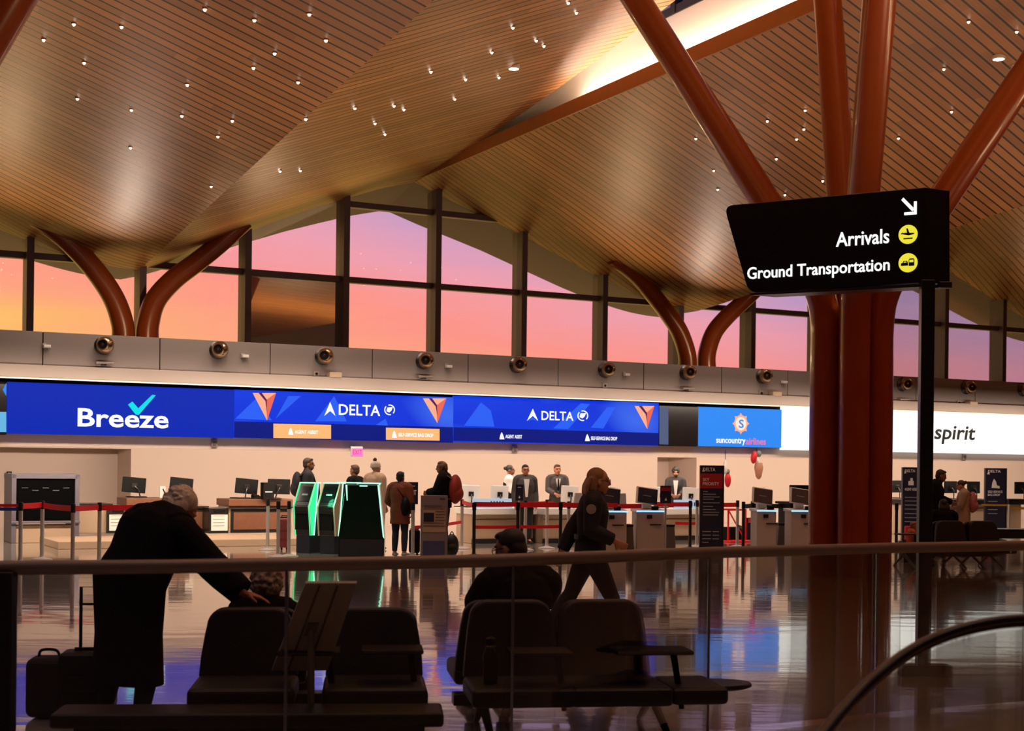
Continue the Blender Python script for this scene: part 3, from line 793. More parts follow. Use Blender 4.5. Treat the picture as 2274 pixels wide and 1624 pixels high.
# ================================================================== airline screens
_t4 = tops()
class Wall:                     # local frame of a wall mounted thing: x along the wall, z up, -y towards the hall
    def __init__(s, name, label, cat, x0, y0, x1, y1, t, group=None):
        a = ws(x0, y1, t); b = ws(x1, y1, t); s.t = t
        s.s0 = a[0]; s.z0 = ws((x0+x1)/2, y1, t)[2]; s.w = b[0]-a[0]; s.h = ws((x0+x1)/2, y0, t)[2]-s.z0
        s.o = thing(name, label, cat, W(s.s0, t, s.z0), A, group)
    def L(s, px, py):
        q = ws(px, py, s.t); return (q[0]-s.s0, q[2]-s.z0)
    def poly(s, pts, y=-.003, d=.003, mb=None):
        mb = mb or MB(); p = [s.L(*q) for q in pts]; return mb.prism(p, y-d, y)
    def panel(s, name, m, th=.10, y=0):
        return MB().box((s.w/2, y+th/2, s.h/2), (s.w, th, s.h)).build(name, m, s.o)
    def text(s, txt, x0, y0, x1, y1, m, bold=.015, name='lettering', y=-.008, frac=True):
        a = s.L(x0, y1); b = s.L(x1, y1); h = s.L((x0+x1)/2, y0)[1]-s.L((x0+x1)/2, y1)[1]
        me = text_mesh(txt, b[0]-a[0], h, bold, .003); me.transform(Matrix.Translation((a[0], y, s.L((x0+x1)/2, y1)[1])))
        return link(name, me, m, s.o)
def screen_bg(name, c0, c1, c2, strength):
    m = bpy.data.materials.new(name); m.use_nodes = True; nt = m.node_tree; b = nt.nodes['Principled BSDF']; b.inputs['Base Color'].default_value = (.004, .004, .004, 1); b.inputs['Specular IOR Level'].default_value = .04
    tc = nt.nodes.new('ShaderNodeTexCoord'); mp = nt.nodes.new('ShaderNodeMapping'); mp.inputs['Scale'].default_value = (.5, 1, .9); mp.inputs['Rotation'].default_value = (0, .6, 0)
    nz = nt.nodes.new('ShaderNodeTexVoronoi'); nz.inputs['Scale'].default_value = .9; nz.feature = 'SMOOTH_F1'
    rp = nt.nodes.new('ShaderNodeValToRGB'); e = rp.color_ramp.elements; e[0].color = lin(c0)+(1,); e[1].color = lin(c2)+(1,); k = e.new(.5); k.color = lin(c1)+(1,); e[0].position = .15; e[2].position = .95
    nt.links.new(tc.outputs['Object'], mp.inputs[0]); nt.links.new(mp.outputs[0], nz.inputs['Vector']); nt.links.new(nz.outputs['Distance'], rp.inputs[0])
    nt.links.new(rp.outputs[0], b.inputs['Emission Color']); b.inputs['Emission Strength'].default_value = strength; return m
G_blue = glow('royal blue screen', (0, 40, 180), 1.0); G_white = glow('white screen', (255, 255, 248), 1.35); G_txt = glow('screen white', (255, 255, 255), 1.1)
G_cyan = glow('screen turquoise', (0, 226, 232), 1.0); G_navy = glow('screen navy', (0, 22, 128), 1.0); G_sky = glow('screen sky blue', (46, 136, 240), 1.05)
G_amber = glow('screen amber', (255, 188, 120), 1.0); G_or1 = glow('screen salmon', (255, 176, 140), 1.0); G_or2 = glow('screen coral', (238, 104, 84), 1.0); G_dk = glow('screen maroon', (84, 24, 90), 1.0)
G_lb = glow('screen pale blue', (96, 150, 255), 1.0); G_lb2 = glow('screen mid blue', (40, 96, 246), 1.0); G_pink = glow('screen pink', (244, 120, 170), 1.0); G_cream = glow('screen cream', (255, 232, 214), 1.05)
G_dblue = screen_bg('blue facet screen', (10, 60, 226), (6, 52, 220), (84, 140, 255), 1.0); G_black = mat('unlit screen', (24, 18, 18), .3); G_grey = glow('screen dull grey blue', (92, 104, 140), .8)
grp = 'airline screens above the counters'
s = Wall('display_screen', 'partly seen dark and pale blue screen at the left edge of the picture', 'screen', -300, 848, 14, 963, TS, grp); s.panel('screen_panel', G_black)
s.poly([(-300, 848), (14, 850), (14, 916), (0, 912), (-6, 860)], mb=None).build('picture', glow('screen ice blue', (120, 190, 235), .9), s.o) if False else None
s.poly([(6, 866), (14, 850), (14, 880)]).build('picture', G_sky, s.o); s.poly([(-300, 914), (14, 915), (14, 960), (-300, 958)]).build('picture', glow('screen ice blue', (110, 190, 235), .9), s.o)
s = Wall('display_screen', 'royal blue screen with a white word and a turquoise tick above it', 'screen', 15.5, 857, 519, 968, TS, grp); s.panel('screen_panel', G_blue)
s.text('Breeze', 172, 909, 374, 950, G_txt, .02)
s.poly([(284, 899), (294, 892), (307, 907), (338, 877), (346, 878), (308, 922), (301, 921)]).build('tick_mark', G_cyan, s.o)
def widget(s, x0, x1, y0, y1):
    # airline triangle emblem, word, round emblem
    cx = x0; tri = MB(); s.poly([(cx, y1), (cx+13, y0-4), (cx+25, y1), (cx+13, y1-11)], -.004, .003, tri); tri.build('triangle_emblem', G_txt, s.o)
    s.poly([(cx+1, y1+1), (cx+12, y1-8), (cx+24, y1+1), (cx+13, y1-3)], -.008, .002).build('emblem_fold', G_lb2, s.o)
    s.text('DELTA', cx+32, y0+2, x1-32, y1-1, G_txt, .012)
    c = (x1-11, (y0+y1)/2); r = 12
    ring = MB(); n = 24; a = [s.L(c[0]+r*math.cos(2*PI*i/n), c[1]+r*math.sin(2*PI*i/n)) for i in range(n)]; b = [s.L(c[0]+r*.8*math.cos(2*PI*i/n), c[1]+r*.8*math.sin(2*PI*i/n)) for i in range(n)]
    vs = [(x, -.007, z) for x, z in a+b]; ring.add(vs, [(i, (i+1) % n, n+(i+1) % n, n+i) for i in range(n) if i not in (3, 4, 15, 16)]); ring.build('round_emblem', G_txt, s.o)
    mb = MB(); s.poly([(c[0]-7, c[1]+3), (c[0]-5, c[1]-5), (c[0]+7, c[1]-6), (c[0]+4, c[1]+2), (c[0]-1, c[1]+6)], -.004, .003, mb); mb.build('emblem_map', G_txt, s.o)
def gem(s, x, y0, y1, wd=26):
    s.poly([(x-wd, y0), (x+wd, y0), (x+6, y1)], -.004, .003).build('gem_emblem', G_or1, s.o)
    s.poly([(x+3, y0+16), (x+wd, y0), (x+6, y1)], -.008, .002).build('gem_facet', G_or2, s.o)
    s.poly([(x-13, y0), (x-6, y0), (x+5, y0+15), (x+6, y1-16), (x+2, y0+18)], -.012, .002).build('gem_fold', G_dk, s.o)
# first blue airline screen
s = Wall('display_screen', 'blue airline screen with two orange service boxes along its lower edge', 'screen', 520, 874, 1006, 977, TS, grp); s.panel('screen_panel', G_dblue)
s.poly([(520, 936), (1006, 949), (1006, 984), (520, 972)], -.001, .002).build('lower_band', G_navy, s.o)
for q in ([(522, 930), (570, 884), (604, 934)], [(612, 930), (640, 880), (668, 880)], [(835, 944), (856, 930), (862, 946)], [(700, 936), (742, 880), (770, 936)]): s.poly(q, -.001, .002).build('light_facet', G_lb2, s.o)
gem(s, 587, 873, 934); gem(s, 965, 885, 940); widget(s, 720, 876, 897, 924)
for (xa, xb, ya, yb, txt, ta, tb) in ((607, 735, 941, 973, 'AGENT ASSIST', 654, 706), (857, 976, 950, 977, 'SELF-SERVICE BAG DROP', 884, 962)):
    s.poly([(xa, ya), (xb, ya+3), (xb, yb+2), (xa, yb)], -.004, .003).build('service_box', G_amber, s.o)
    s.text(txt, ta, (ya+yb)/2-1, tb, (ya+yb)/2+7, G_txt, .02, y=-.012)
    s.poly([(ta-14, (ya+yb)/2+9), (ta-12, (ya+yb)/2-2), (ta-9, (ya+yb)/2-7), (ta-6, (ya+yb)/2-2), (ta-3, (ya+yb)/2+9)], -.009, .002).build('service_icon', G_txt, s.o)
s = Wall('display_screen', 'blue airline screen with plain navy lower band, right of the one with orange boxes', 'screen', 1007, 887, 1462, 986, TS, grp); s.panel('screen_panel', G_dblue)
s.poly([(1007, 949), (1462, 962), (1462, 990), (1007, 979)], -.001, .002).build('lower_band', G_navy, s.o)
for q in ([(1030, 946), (1068, 894), (1090, 912), (1098, 948)], [(1312, 950), (1348, 905), (1366, 905), (1340, 952)], [(1228, 952), (1290, 896), (1310, 898), (1262, 953)]): s.poly(q, -.001, .002).build('light_facet', G_lb2, s.o)
gem(s, 1431, 902, 953, 22); widget(s, 1170, 1305, 912, 935)
for ta, tb, ya, txt in ((1122, 1159, 966, 'AGENT ASSIST'), (1312, 1370, 970, 'SELF-SERVICE BAG DROP')):
    s.text(txt, ta, ya, tb, ya+8, G_txt, .02, y=-.008)
    s.poly([(ta-13, ya+10), (ta-11, ya), (ta-8, ya-6), (ta-5, ya), (ta-2, ya+10)], -.004, .002).build('service_icon', G_txt, s.o)
s = Wall('display_screen', 'unlit dark gap screen between the blue airline screens and the sky blue one', 'screen', 1463, 903, 1550, 990, TS, grp); s.panel('screen_panel', G_black)
s.poly([(1464, 904), (1484, 905), (1484, 988), (1464, 987)]).build('grey_strip', G_grey, s.o)
s = Wall('display_screen', 'sky blue screen with an orange compass emblem', 'screen', 1551, 907, 1735, 993, TS, grp); s.panel('screen_panel', G_sky)
c = (1645, 941)
n = 32; pts = []
for i in range(n):
    r = 24 if i % 4 == 0 else 19; pts.append((c[0]+r*.78*math.cos(2*PI*i/n), c[1]+r*math.sin(2*PI*i/n)))
s.poly(pts, -.003, .003).build('compass_emblem', G_or1, s.o)
s.poly([(c[0]+14*.85*math.cos(2*PI*i/24), c[1]+15*math.sin(2*PI*i/24)) for i in range(24)], -.007, .002).build('compass_disc', G_cream, s.o)
s.text('S', c[0]-5, c[1]-9, c[0]+6, c[1]+10, G_sky, .02, y=-.012)
s.text('suncountry', 1590, 973, 1655, 989, G_txt, .02); s.text('airlines', 1656, 973, 1700, 988, G_pink, .02)
s = Wall('display_screen', 'long white screen with a black slanted word at the right edge of the picture', 'screen', 1736, 915, 2420, 1006, TS, grp); s.panel('screen_panel', G_white)
me_ = s.text('spirit', 2072, 946, 2162, 987, mat('black screen ink', (10, 10, 10), .6), .02)
me_.data.transform(Matrix(((1, 0, .18, -.18*s.L(2072, 987)[1]), (0, 1, 0, 0), (0, 0, 1, 0), (0, 0, 0, 1))))
# ================================================================== parapet fittings
M_chrome = mat('bronze chrome ball', (190, 160, 130), .15, .95)
def first_or(proto, make, loc, yaw, label, group):
    if proto.get('o') is None: proto['o'] = make(loc, yaw, label, group); return proto['o']
    return dup(proto['o'], loc, yaw, label, group)
def mk_ball(loc, yaw, label, group):
    o = thing('jet_nozzle', label, 'air nozzle', loc, yaw, group)
    MB().ell((0, -.2, 0), (.21, .21, .21), 24, 14).build('ball', M_chrome, o, smooth=SM)
    R_ = Matrix.Translation((0, -.2, 0)) @ Matrix.Rotation(-.5, 4, 'Z') @ Matrix.Rotation(PI/2, 4, 'X')
    MB().lathe([(.125, .16), (.14, .20), (.125, .235), (.105, .235), (.095, .19)], 24, R_).build('collar', M_chrome, o, smooth=SM)
    MB().lathe([(.102, .20), (.09, .205)], 24, R_).build('mouth', M_black, o)
    MB().lathe([(.225, .0), (.225, .03), (.15, .08)], 24, Matrix.Rotation(PI/2, 4, 'X')).build('flange', M_dsteel, o)
    return o
pr = {}
for i, (x, y) in enumerate([(230, 768), (484, 778), (717, 792), (940, 802), (1147, 811), (1343, 822), (1523, 828), (1692, 836), (2003, 854), (2145, 861), (2270, 866)]):
    first_or(pr, mk_ball, wall(x, y, TP), A, f'chrome ball air nozzle on the grey parapet, {ORD[i]} from the left', 'ball nozzles on the parapet')
def mk_cam(loc, yaw, label, group):
    o = thing('wall_detector', label, 'detector', loc, yaw, group)
    MB().box((0, -.02, 0), (.09, .04, .12)).build('bracket', M_greyl, o, bevel=.005); MB().box((.05, -.09, -.02), (.16, .12, .07)).build('housing', M_white, o, bevel=.01); return o
pr = {}
for i, (x, y) in enumerate([(98, 768), (538, 790), (990, 813), (1385, 831), (1735, 848)]):
    first_or(pr, mk_cam, wall(x, y, TP), A, f'tiny white detector beside a ball nozzle on the parapet, {ORD[i]} from the left', 'detectors on the parapet')
def mk_fl(loc, yaw, label, group):
    o = thing('emergency_light', label, 'lamp', loc, yaw, group)
    MB().box((0, -.03, 0), (.12, .06, .05)).build('bracket', M_dark, o); MB().prism([(-.2, .0), (.2, .02), (.22, .06), (-.2, .06)], -.16, -.02).build('hood', M_greyl, o, bevel=.006); return o
pr = {}
for i, (x, y) in enumerate([(230, 810), (940, 840), (1523, 866), (2003, 890)]):
    first_or(pr, mk_fl, wall(x, y, TP), A, f'flat hooded lamp under a ball nozzle on the parapet, {ORD[i]} from the left', 'hooded lamps on the parapet')
def mk_pj(loc, yaw, label, group):
    o = thing('wall_projector', label, 'camera', loc, yaw, group)
    MB().box((0, -.14, 0), (.34, .26, .14)).build('housing', M_tan, o, bevel=.02); MB().lathe([(.05, 0), (.05, .05)], 16, Matrix.Translation((0, -.12, -.12))).build('dome', M_black, o)
    MB().box((-.45, -.02, .02), (.14, .05, .14)).build('junction_box', M_greyl, o); MB().lathe([(.035, 0), (.035, .03)], 12, Matrix.Translation((-.45, -.045, .02)) @ Matrix.Rotation(PI/2, 4, 'X')).build('port', M_black, o); return o
pr = {}
for i, (x, y) in enumerate([(738, 834), (1715, 876), (2150, 897)]):
    first_or(pr, mk_pj, wall(x, y, TP), A, f'tan box camera with a junction box on the parapet, {ORD[i]} from the left', 'box cameras on the parapet')
def mk_jb(loc, yaw, label, group):
    o = thing('junction_box', label, 'box', loc, yaw, group)
    MB().box((0, -.02, 0), (.15, .05, .16)).build('cover', M_greyl, o, bevel=.006); MB().lathe([(.035, 0), (.035, .02)], 12, Matrix.Translation((0, -.045, 0)) @ Matrix.Rotation(PI/2, 4, 'X')).build('port', M_black, o); return o
mk_jb(wall(1342, 857, TP), A, 'small square box with a black port below a ball nozzle, middle of the parapet', None)
# wall speakers below the screens
def mk_sp(loc, yaw, label, group):
    o = thing('wall_speaker', label, 'speaker', loc, yaw, group)
    MB().box((0, -.03, 0), (.15, .06, .19)).build('case', mat('grey speaker', (150, 134, 124), .6), o, bevel=.01); MB().box((0, -.062, -.01), (.09, .006, .12)).build('grille', mat('speaker grille', (96, 84, 80), .7), o); return o
pr = {}
for i, (x, y) in enumerate([(475, 985), (1142, 998), (2140, 1015)]):
    first_or(pr, mk_sp, wall(x, y, TB+.04), A, f'small grey speaker on the pale band below the screens, {ORD[i]} from the left', 'wall speakers')
# exit sign
q = wall(792, 1003, TB+.25)
o = thing('exit_sign', 'small glowing pink exit sign on the wall band under the orange boxes', 'sign', q, A)
MB().box((0, 0, .0), (.33, .07, .26)).build('case', M_white, o, bevel=.01); MB().box((0, -.04, -.02), (.31, .012, .20)).build('lit_face', glow('pink exit light', (246, 130, 214), 1.1), o)
MB().box((0, .13, .09), (.2, .22, .03)).build('bracket', M_black, o)
lettering('lettering', 'EXIT', o, glow('red exit letters', (255, 70, 90), 1.3), (0, -.05, -.08), .25, .13, .02, 'CENTER')
spot('exit_glow', W(st(q)[0], TB+.42, q.z-.02), W(st(q)[0]-.1, TB, q.z-.1), 3, (1, .12, .18), 150, 1, .05)
near(tops()-_t4)
# ================================================================== ceiling pin lights
K_PIN = 100; K_REAR_FILL = 45
pins = {'left slope': [(164,51),(270,57),(97,86),(187,137),(455,18),(565,42),(687,29),(724,87),(610,116),(563,148),(416,186),(662,180),(172,217),(292,242),(404,255),(516,266),(679,262),(484,301),(290,326),(469,412)],
 'middle slope': [(622,378),(667,377),(788,238),(833,272),(855,296),(875,233),(897,241),(957,157),(1010,218),(1034,174),(1092,114),(1108,170),(1139,59),(1191,88),(1208,100),(1280,26),(1262,4)],
 'right slope': [(2151,46),(2258,68),(2096,151),(1788,243),(1704,267),(1785,285),(1769,307),(1995,305),(2113,246),(2211,227),(1724,351),(1585,377),(1594,419),(1827,400),(1743,431),(1545,306)]}
G_pin = glow('pin light lens', (255, 240, 220), 14.0)
def mk_pin(loc, yaw, label, group):
    o = thing('ceiling_downlight', label, 'downlight', loc, yaw, group)
    MB().lathe([(.040, .12), (.040, -.02), (.03, -.02), (.028, .0)], 14).build('trim_ring', M_fascia, o)
    MB().ell((0, 0, -.02), (.024, .024, .03), 10, 6).build('lens', G_pin, o, smooth=SM); return o
pr = {}
for key, lst in pins.items():
    for i, (x, y) in enumerate(sorted(lst)):
        pq = ceil_hit(x, y); psl = spot('downlight_beam', pq-Vector((0, 0, .09)), W(st(pq)[0], st(pq)[1]-4.2, 0), K_PIN, WARM2, 92, .7, .03)
        first_or(pr, mk_pin, pq, 0, f'tiny lit downlight in the {key} of the timber ceiling, {ORD[i]} from the left', 'pin downlights in the timber ceiling')
def mk_big(loc, yaw, label, group):
    o = thing('ceiling_floodlight', label, 'lamp', loc, yaw, group)
    MB().lathe([(.10, .12), (.12, -.03), (.10, -.05), (.09, .0)], 20).build('trim_ring', M_white, o)
    MB().ell((0, 0, -.04), (.085, .085, .03), 14, 8).build('lens', G_pin, o, smooth=SM); return o
for i, (s_, t_) in enumerate([(-7.0, 24.5), (-3.5, 24.5), (0.0, 24.5), (-8.0, 27.5), (-4.5, 27.5), (-1.0, 27.5), (2.5, 27.0), (-6.5, 30.5), (-3.0, 30.5), (.5, 30.0), (4.0, 30.5), (-7.5, 33.0), (-2.0, 33.0), (2.5, 33.0)]):  # fill lamps added out of view to brighten handrail and seats
    pq = W(s_, t_, ceil_z(s_, t_)); spot('downlight_beam', pq-Vector((0, 0, .09)), W(s_, t_-1.5, 0), K_REAR_FILL, WARM2, 95, .7, .03)
    first_or(pr, mk_pin, pq, 0, f'added out-of-view fill downlight above the foreground seats, {ORD[i]} of its rows', 'pin downlights in the timber ceiling')
mk_big(ceil_hit(1141, 148), 0, 'larger bright floodlight set in the middle slope of the timber ceiling', None)
mk_big(ceil_hit(2218, 126), 0, 'larger bright floodlight set in the right slope of the timber ceiling', None)
# ================================================================== check-in hall furniture
def base_at(px, py): return floor_at(px, py)
def scale_at(p): return F/p.y
# ---- belt stanchions
M_post = mat('satin post', (205, 198, 194), .35, .45); M_postb = mat('dark post', (70, 66, 66), .3, .7)
def mk_post(loc, label, m=M_post, h=.98):
    o = thing('belt_stanchion', label, 'stanchion', loc, 0, 'belt stanchions')
    MB().lathe([(.17, 0), (.172, .012), (.10, .03), (.04, .045), (.033, .07)], 28).build('base', m, o, smooth=SM)
    MB().lathe([(.032, .03), (.032, h-.14)], 16).build('pole', m, o, smooth=SM)
    MB().lathe([(.036, h-.14), (.038, h-.02), (.03, h)], 16).build('head', M_dark if m is M_post else M_black, o, smooth=SM)
    return o
post = {}
def belt(a, b, z0, z1, m, part='belt'):
    p = post[a].location; q = Vector(b) if not isinstance(b, str) else post[b].location
    d = q-p; n = Vector((-d.y, d.x, 0)).normalized()*.003; k = 10; vs = []; fs = []
    for i in range(k+1):
        f = i/k; sag = -.012*math.sin(PI*f)*d.length/2; c = d*f
        for zz in (z0, z1):
            for s_ in (-1, 1): vs.append((c.x+n.x*s_, c.y+n.y*s_, zz+sag))
    for i in range(k):
        o_ = 4*i; e = o_+4
        fs += [(o_, o_+2, e+2, e), (o_+1, e+1, e+3, o_+3), (o_+2, o_+3, e+3, e+2), (o_, e, e+1, o_+1)]
    fs += [(0, 1, 3, 2), (4*k, 4*k+2, 4*k+3, 4*k+1)]
    return MB().add(vs, fs).build(part, m, post[a])
PL = [('a', 45, 1251, 0), ('b', 93, 1243, 0), ('c', 161, 1258, 0), ('d', 220, 1250, 0), ('e', 326, 1247, 0),
      ('p', 594, 1222, 0), ('q', 617, 1237, 0), ('r', 641, 1236, 0), ('s', 916, 1238, 0),
      ('f', 1025, 1219, 0), ('g', 1052, 1236, 1), ('h', 1149, 1234, 1), ('i', 1166, 1222, 0), ('j', 1214, 1218, 0), ('k', 1244, 1233, 1), ('l', 1262, 1227, 0),
      ('m', 1532, 1219, 1), ('n', 1547, 1215, 0), ('o', 1637, 1215, 0), ('t', 1650, 1222, 1), ('u', 1670, 1218, 1), ('v', 1990, 1225, 1), ('w', 2240, 1196, 0)]
where = {'a': 'leftmost one, where red belt meets blue', 'b': 'second from the left edge, in front of the black baggage cabinet', 'c': 'right of the black baggage cabinet', 'd': 'in front of the tan counter, left of the stooping man', 'e': 'end post of the red belts, just left of the stooping man',
 'p': 'without a belt, farthest of the three left of the green-lit kiosks', 'q': 'middle of the three left of the green-lit kiosks', 'r': 'closest to the green-lit kiosks on their left', 's': 'below the small navy sign, left of the grey information stand',
 'f': 'just right of the man with the red backpack', 'g': 'dark, start of the double red belts right of the red backpack', 'h': 'dark, in front of the navy sign by the counter', 'i': 'slim, beside the man in the dark coat at the counter', 'j': 'in front of the counter gap, below the man in a tie', 'k': 'dark, left of the walking woman', 'l': 'half hidden behind the walking woman',
 'm': 'dark, just left of the red and navy totem', 'n': 'touching the left side of the red and navy totem', 'o': 'pale, right of the red and navy totem', 't': 'thin dark, left of the black belt', 'u': 'thin dark, beside the white kiosk under the hanging ornament', 'v': 'dark, right of the big tree column', 'w': 'pale, right of the navy totem at the right edge'}
for k, x, y, dk in PL:
    post[k] = mk_post(base_at(x, y), f'{"dark" if dk else "silver"} belt stanchion, {where[k].replace("dark, ","").replace("thin dark, ","thin, ")}', M_postb if dk else M_post)
def off(k, px): # point left/right at picture x px with the depth of post k
    p = at(px, 1100, post[k].location.y); p.z = 0; return p
belt('a', off('a', -40), .90, .95, M_red); belt('a', off('a', -40), .84, .895, M_blubelt, 'lower_belt')
belt('b', 'a', .87, .96, M_red); belt('b', 'c', .86, .95, M_red); belt('d', 'c', .86, .945, M_red); belt('e', 'd', .85, .94, M_red)
belt('g', 'h', .90, .99, M_red); belt('g', 'h', .50, .56, M_red, 'lower_belt'); belt('h', 'k', .89, .98, M_red); belt('h', 'k', .50, .56, M_red, 'lower_belt'); belt('f', 'g', .89, .97, M_red)
belt('s', 'f', .50, .56, M_red, 'lower_belt'); belt('k', off('k', 1372), .90, .98, M_red); belt('i', 'j', .86, .95, M_red); belt('j', 'l', .86, .95, M_red); belt('l', off('l', 1425), .86, .95, M_red)
belt('m', off('m', 1452), .86, .95, M_red); belt('n', off('n', 1500), .46, .52, M_red, 'lower_belt'); belt('n', 'o', .84, .93, M_red); belt('t', 'u', .84, .93, M_blkbelt); belt('t', 'o', .42, .48, M_blkbelt, 'lower_belt'); belt('u', off('u', 1775), .84, .93, M_blkbelt)
belt('w', off('w', 2330), .84, .93, M_blkbelt); belt('w', off('w', 2330), .72, .78, M_ylw, 'lower_belt'); belt('w', off('w', 2180), .80, .84, M_ylw, 'return_belt')
# ---- black baggage cabinet at the left
def box_thing(name, label, cat, x0, x1, ybase, ytop, depth, yaw=A, group=None):
    """footprint whose front edge spans picture x0..x1 on the floor at ybase; returns (empty, width, height)"""
    c = base_at((x0+x1)/2, ybase); sc = scale_at(c)
    w = (x1-x0)/sc/max(.3, math.cos(yaw)); h = zat((x0+x1)/2, ytop, c.y)
    return thing(name, label, cat, c, yaw, group), w, h
o, w, h = box_thing('baggage_cabinet', 'black fronted baggage machine in a steel frame behind the red belt, far left', 'machine', 36, 166, 1206, 1053, 1.2)
zs = zat(100, 1160, o.location.y)
MB().box((0, .55, (zs+h-.09)/2), (w-.16, 1.0, h-.09-zs)).build('dark_opening', mat('matt black curtain', (4, 4, 5), .9, spec=.05), o)
fr = MB(); fr.box((-w/2+.05, .5, h/2), (.09, 1.0, h)); fr.box((w/2-.05, .5, h/2), (.09, 1.0, h)); fr.box((0, .5, h-.05), (w, 1.0, .09)); fr.box((0, .3, zs), (w, .7, .05)); fr.build('steel_frame', mat('bluish steel frame', (108, 104, 116), .45, .4), o, bevel=.006)
MB().box((0, .25, zs/2-.03), (w-.2, .4, zs-.06)).build('lower_panel', M_tan, o, bevel=.01)
for i in range(5):
    MB().box((-.4+.2*i, .04, h-.28-.05*(i % 2)), (.12, .01, .012)).build('status_mark', mat('dim marks', (90, 92, 104), .5), o)
q = wall(20, 1070, TB-1.46)
o = thing('wall_notice', 'narrow black notice strip with white marks on the alcove wall, far left', 'sign', q, A)
MB().box((0, -.01, 0), (.12, .02, .5)).build('strip', M_black, o)
for i, z in enumerate((.2, .1, -.02, -.12, -.2)): MB().box((0, -.022, z), (.06, .004, .04)).build('mark', M_ink, o)
# ---- desks
def mk_panelframe(o, x0, x1, z0, z1, y, mf, mi, nm='inset_panel'):
    MB().box(((x0+x1)/2, y, (z0+z1)/2), (x1-x0, .03, z1-z0)).build('panel_frame', mf, o, bevel=.004)
    MB().box(((x0+x1)/2, y-.018, (z0+z1)/2), (x1-x0-.12, .012, z1-z0-.12)).build(nm, mi, o)
o, w, h = box_thing('counter_plinth', 'low tan plinth under the check-in desks on the left', 'plinth', 168, 640, 1216, 1200, 1)
MB().box((0, 1.0, h/2), (w, 2.0, h)).build('plinth_slab', M_tan, o, bevel=.01); PLZ = h
def desk(label, x0, x1, tx0, tx1, y_t0, y_t1, ybase=1199):
    o, w, h = box_thing('checkin_desk', label, 'desk', x0, x1, ybase, y_t1, 1.0)
    o.location.z = PLZ; sc = scale_at(o.location); ht = zat((x0+x1)/2, y_t0, o.location.y)-PLZ; h -= PLZ
    MB().box((0, .5, h/2), (w, .8, h)).build('body', M_tan, o, bevel=.006)
    mk_panelframe(o, -w/2+.04, w/2-.04, .02, h-.08, .085, M_dark, M_walnut)
    cx = ((tx0+tx1)/2-(x0+x1)/2)/sc; MB().box((cx, .5, (h+ht)/2), ((tx1-tx0)/sc/math.cos(A), .95, ht-h)).build('counter_top', M_walnut, o, bevel=.008)
    MB().box((0, .05, h-.03), (w+.05, .1, .03)).build('ledge', M_dsteel, o)
    return o, ht
d1, H1 = desk('walnut check-in desk with two monitors, behind the stooping man', 290, 452, 290, 415, 1107, 1123)
d2, H2 = desk('walnut check-in desk with two monitors, left of the green-lit kiosks', 517, 646, 515, 645, 1109, 1124)
def gate(label, x0, x1):
    o, w, h = box_thing('baggage_scale', label, 'baggage scale', x0, x1, 1200, 1128, .6); o.location.z = PLZ; h -= PLZ
    MB().box((0, .3, h/2), (w, .5, h)).build('housing', M_dsteel, o, bevel=.008)
    MB().box((0, .04, h*.42), (w*.78, .02, h*.62)).build('notice', M_paper, o); MB().box((0, .04, h*.88), (w*.5, .02, h*.1)).build('display', M_black, o)
    for i in range(4): MB().box((-.02, .027, h*.3+i*.07), (w*.55, .004, .012)).build('print_line', mat('grey print', (150, 140, 135), .7), o)
gate('dark baggage scale with a white notice, left of the stooping man', 241, 281); gate('dark baggage scale with a white notice, between the two walnut desks', 467, 509)
o, w, h = box_thing('low_counter', 'low plain tan counter right of the black baggage machine', 'counter', 167, 241, 1200, 1122, .8); o.location.z = PLZ; h -= PLZ
MB().box((0, .4, h/2), (w, .8, h)).build('body', M_tan, o, bevel=.02); MB().box((0, .38, h+.012), (w+.04, .86, .03)).build('top', M_dsteel, o)
# ---- monitors (seen from behind) on the desks
def mk_monitor(loc, yaw, label, group, tilt=0.0, m=M_black, arm=-.1, w=.50, h=.33, z=.27):
    o = thing('monitor', label, 'monitor', loc, yaw, group)
    R_ = Matrix.Translation((0, 0, z)) @ Matrix.Rotation(tilt, 4, 'Y')
    MB().box((0, .02, 0), (w, .045, h), R_).build('screen', m, o, bevel=.012)
    MB().box((0, -.012, -.01), (.12, .02, .10), R_).build('mount_plate', M_dsteel, o, bevel=.004)
    MB().tube([(.0, -.03, z-.02), (arm*.6, -.07, z-.10), (arm, -.05, .02)], .014, 8).build('arm', M_dsteel, o, smooth=SM)
    MB().box((arm, -.02, .012), (.26, .2, .022)).build('foot', M_dark, o, bevel=.006)
    MB().box((arm-.02, .26, .015), (.42, .15, .02)).build('keyboard', M_black, o, bevel=.004)
    return o
def on_desk(o, H, px): 
    p = at(px, 1090, o.location.y+.25); return Vector((p.x, p.y, o.location.z+H))
for o_, H_, x, tl, arm, lab in ((d1, H1, 298, .08, .12, 'black monitor seen from behind, leftmost, left end of the first walnut desk'), (d1, H1, 403, .1, -.08, 'black monitor seen from behind, above the stooping man'),
                   (d2, H2, 548, .09, -.05, 'black monitor seen from behind, left end of the second walnut desk'), (d2, H2, 620, .02, -.1, 'black monitor seen from behind, beside the grey jacketed man')):
    mk_monitor(on_desk(o_, H_, x), A, lab, 'black desk monitors', tl, M_black, arm)
def small_box(name, label, cat, loc, yaw, d, m, group=None, bevel=.006, part='body'):
    o = thing(name, label, cat, loc, yaw, group); MB().box((0, 0, d[2]/2), d).build(part, m, o, bevel=bevel); return o
p = on_desk(d2, H2, 597); o = small_box('document_printer', 'small black printer left of the monitor beside the grey jacketed man', 'printer', p-Vector((.0, .2, 0)), A, (.24, .22, .36), M_black); MB().box((0, -.112, .16), (.16, .004, .02)).build('label_strip', M_ink, o)
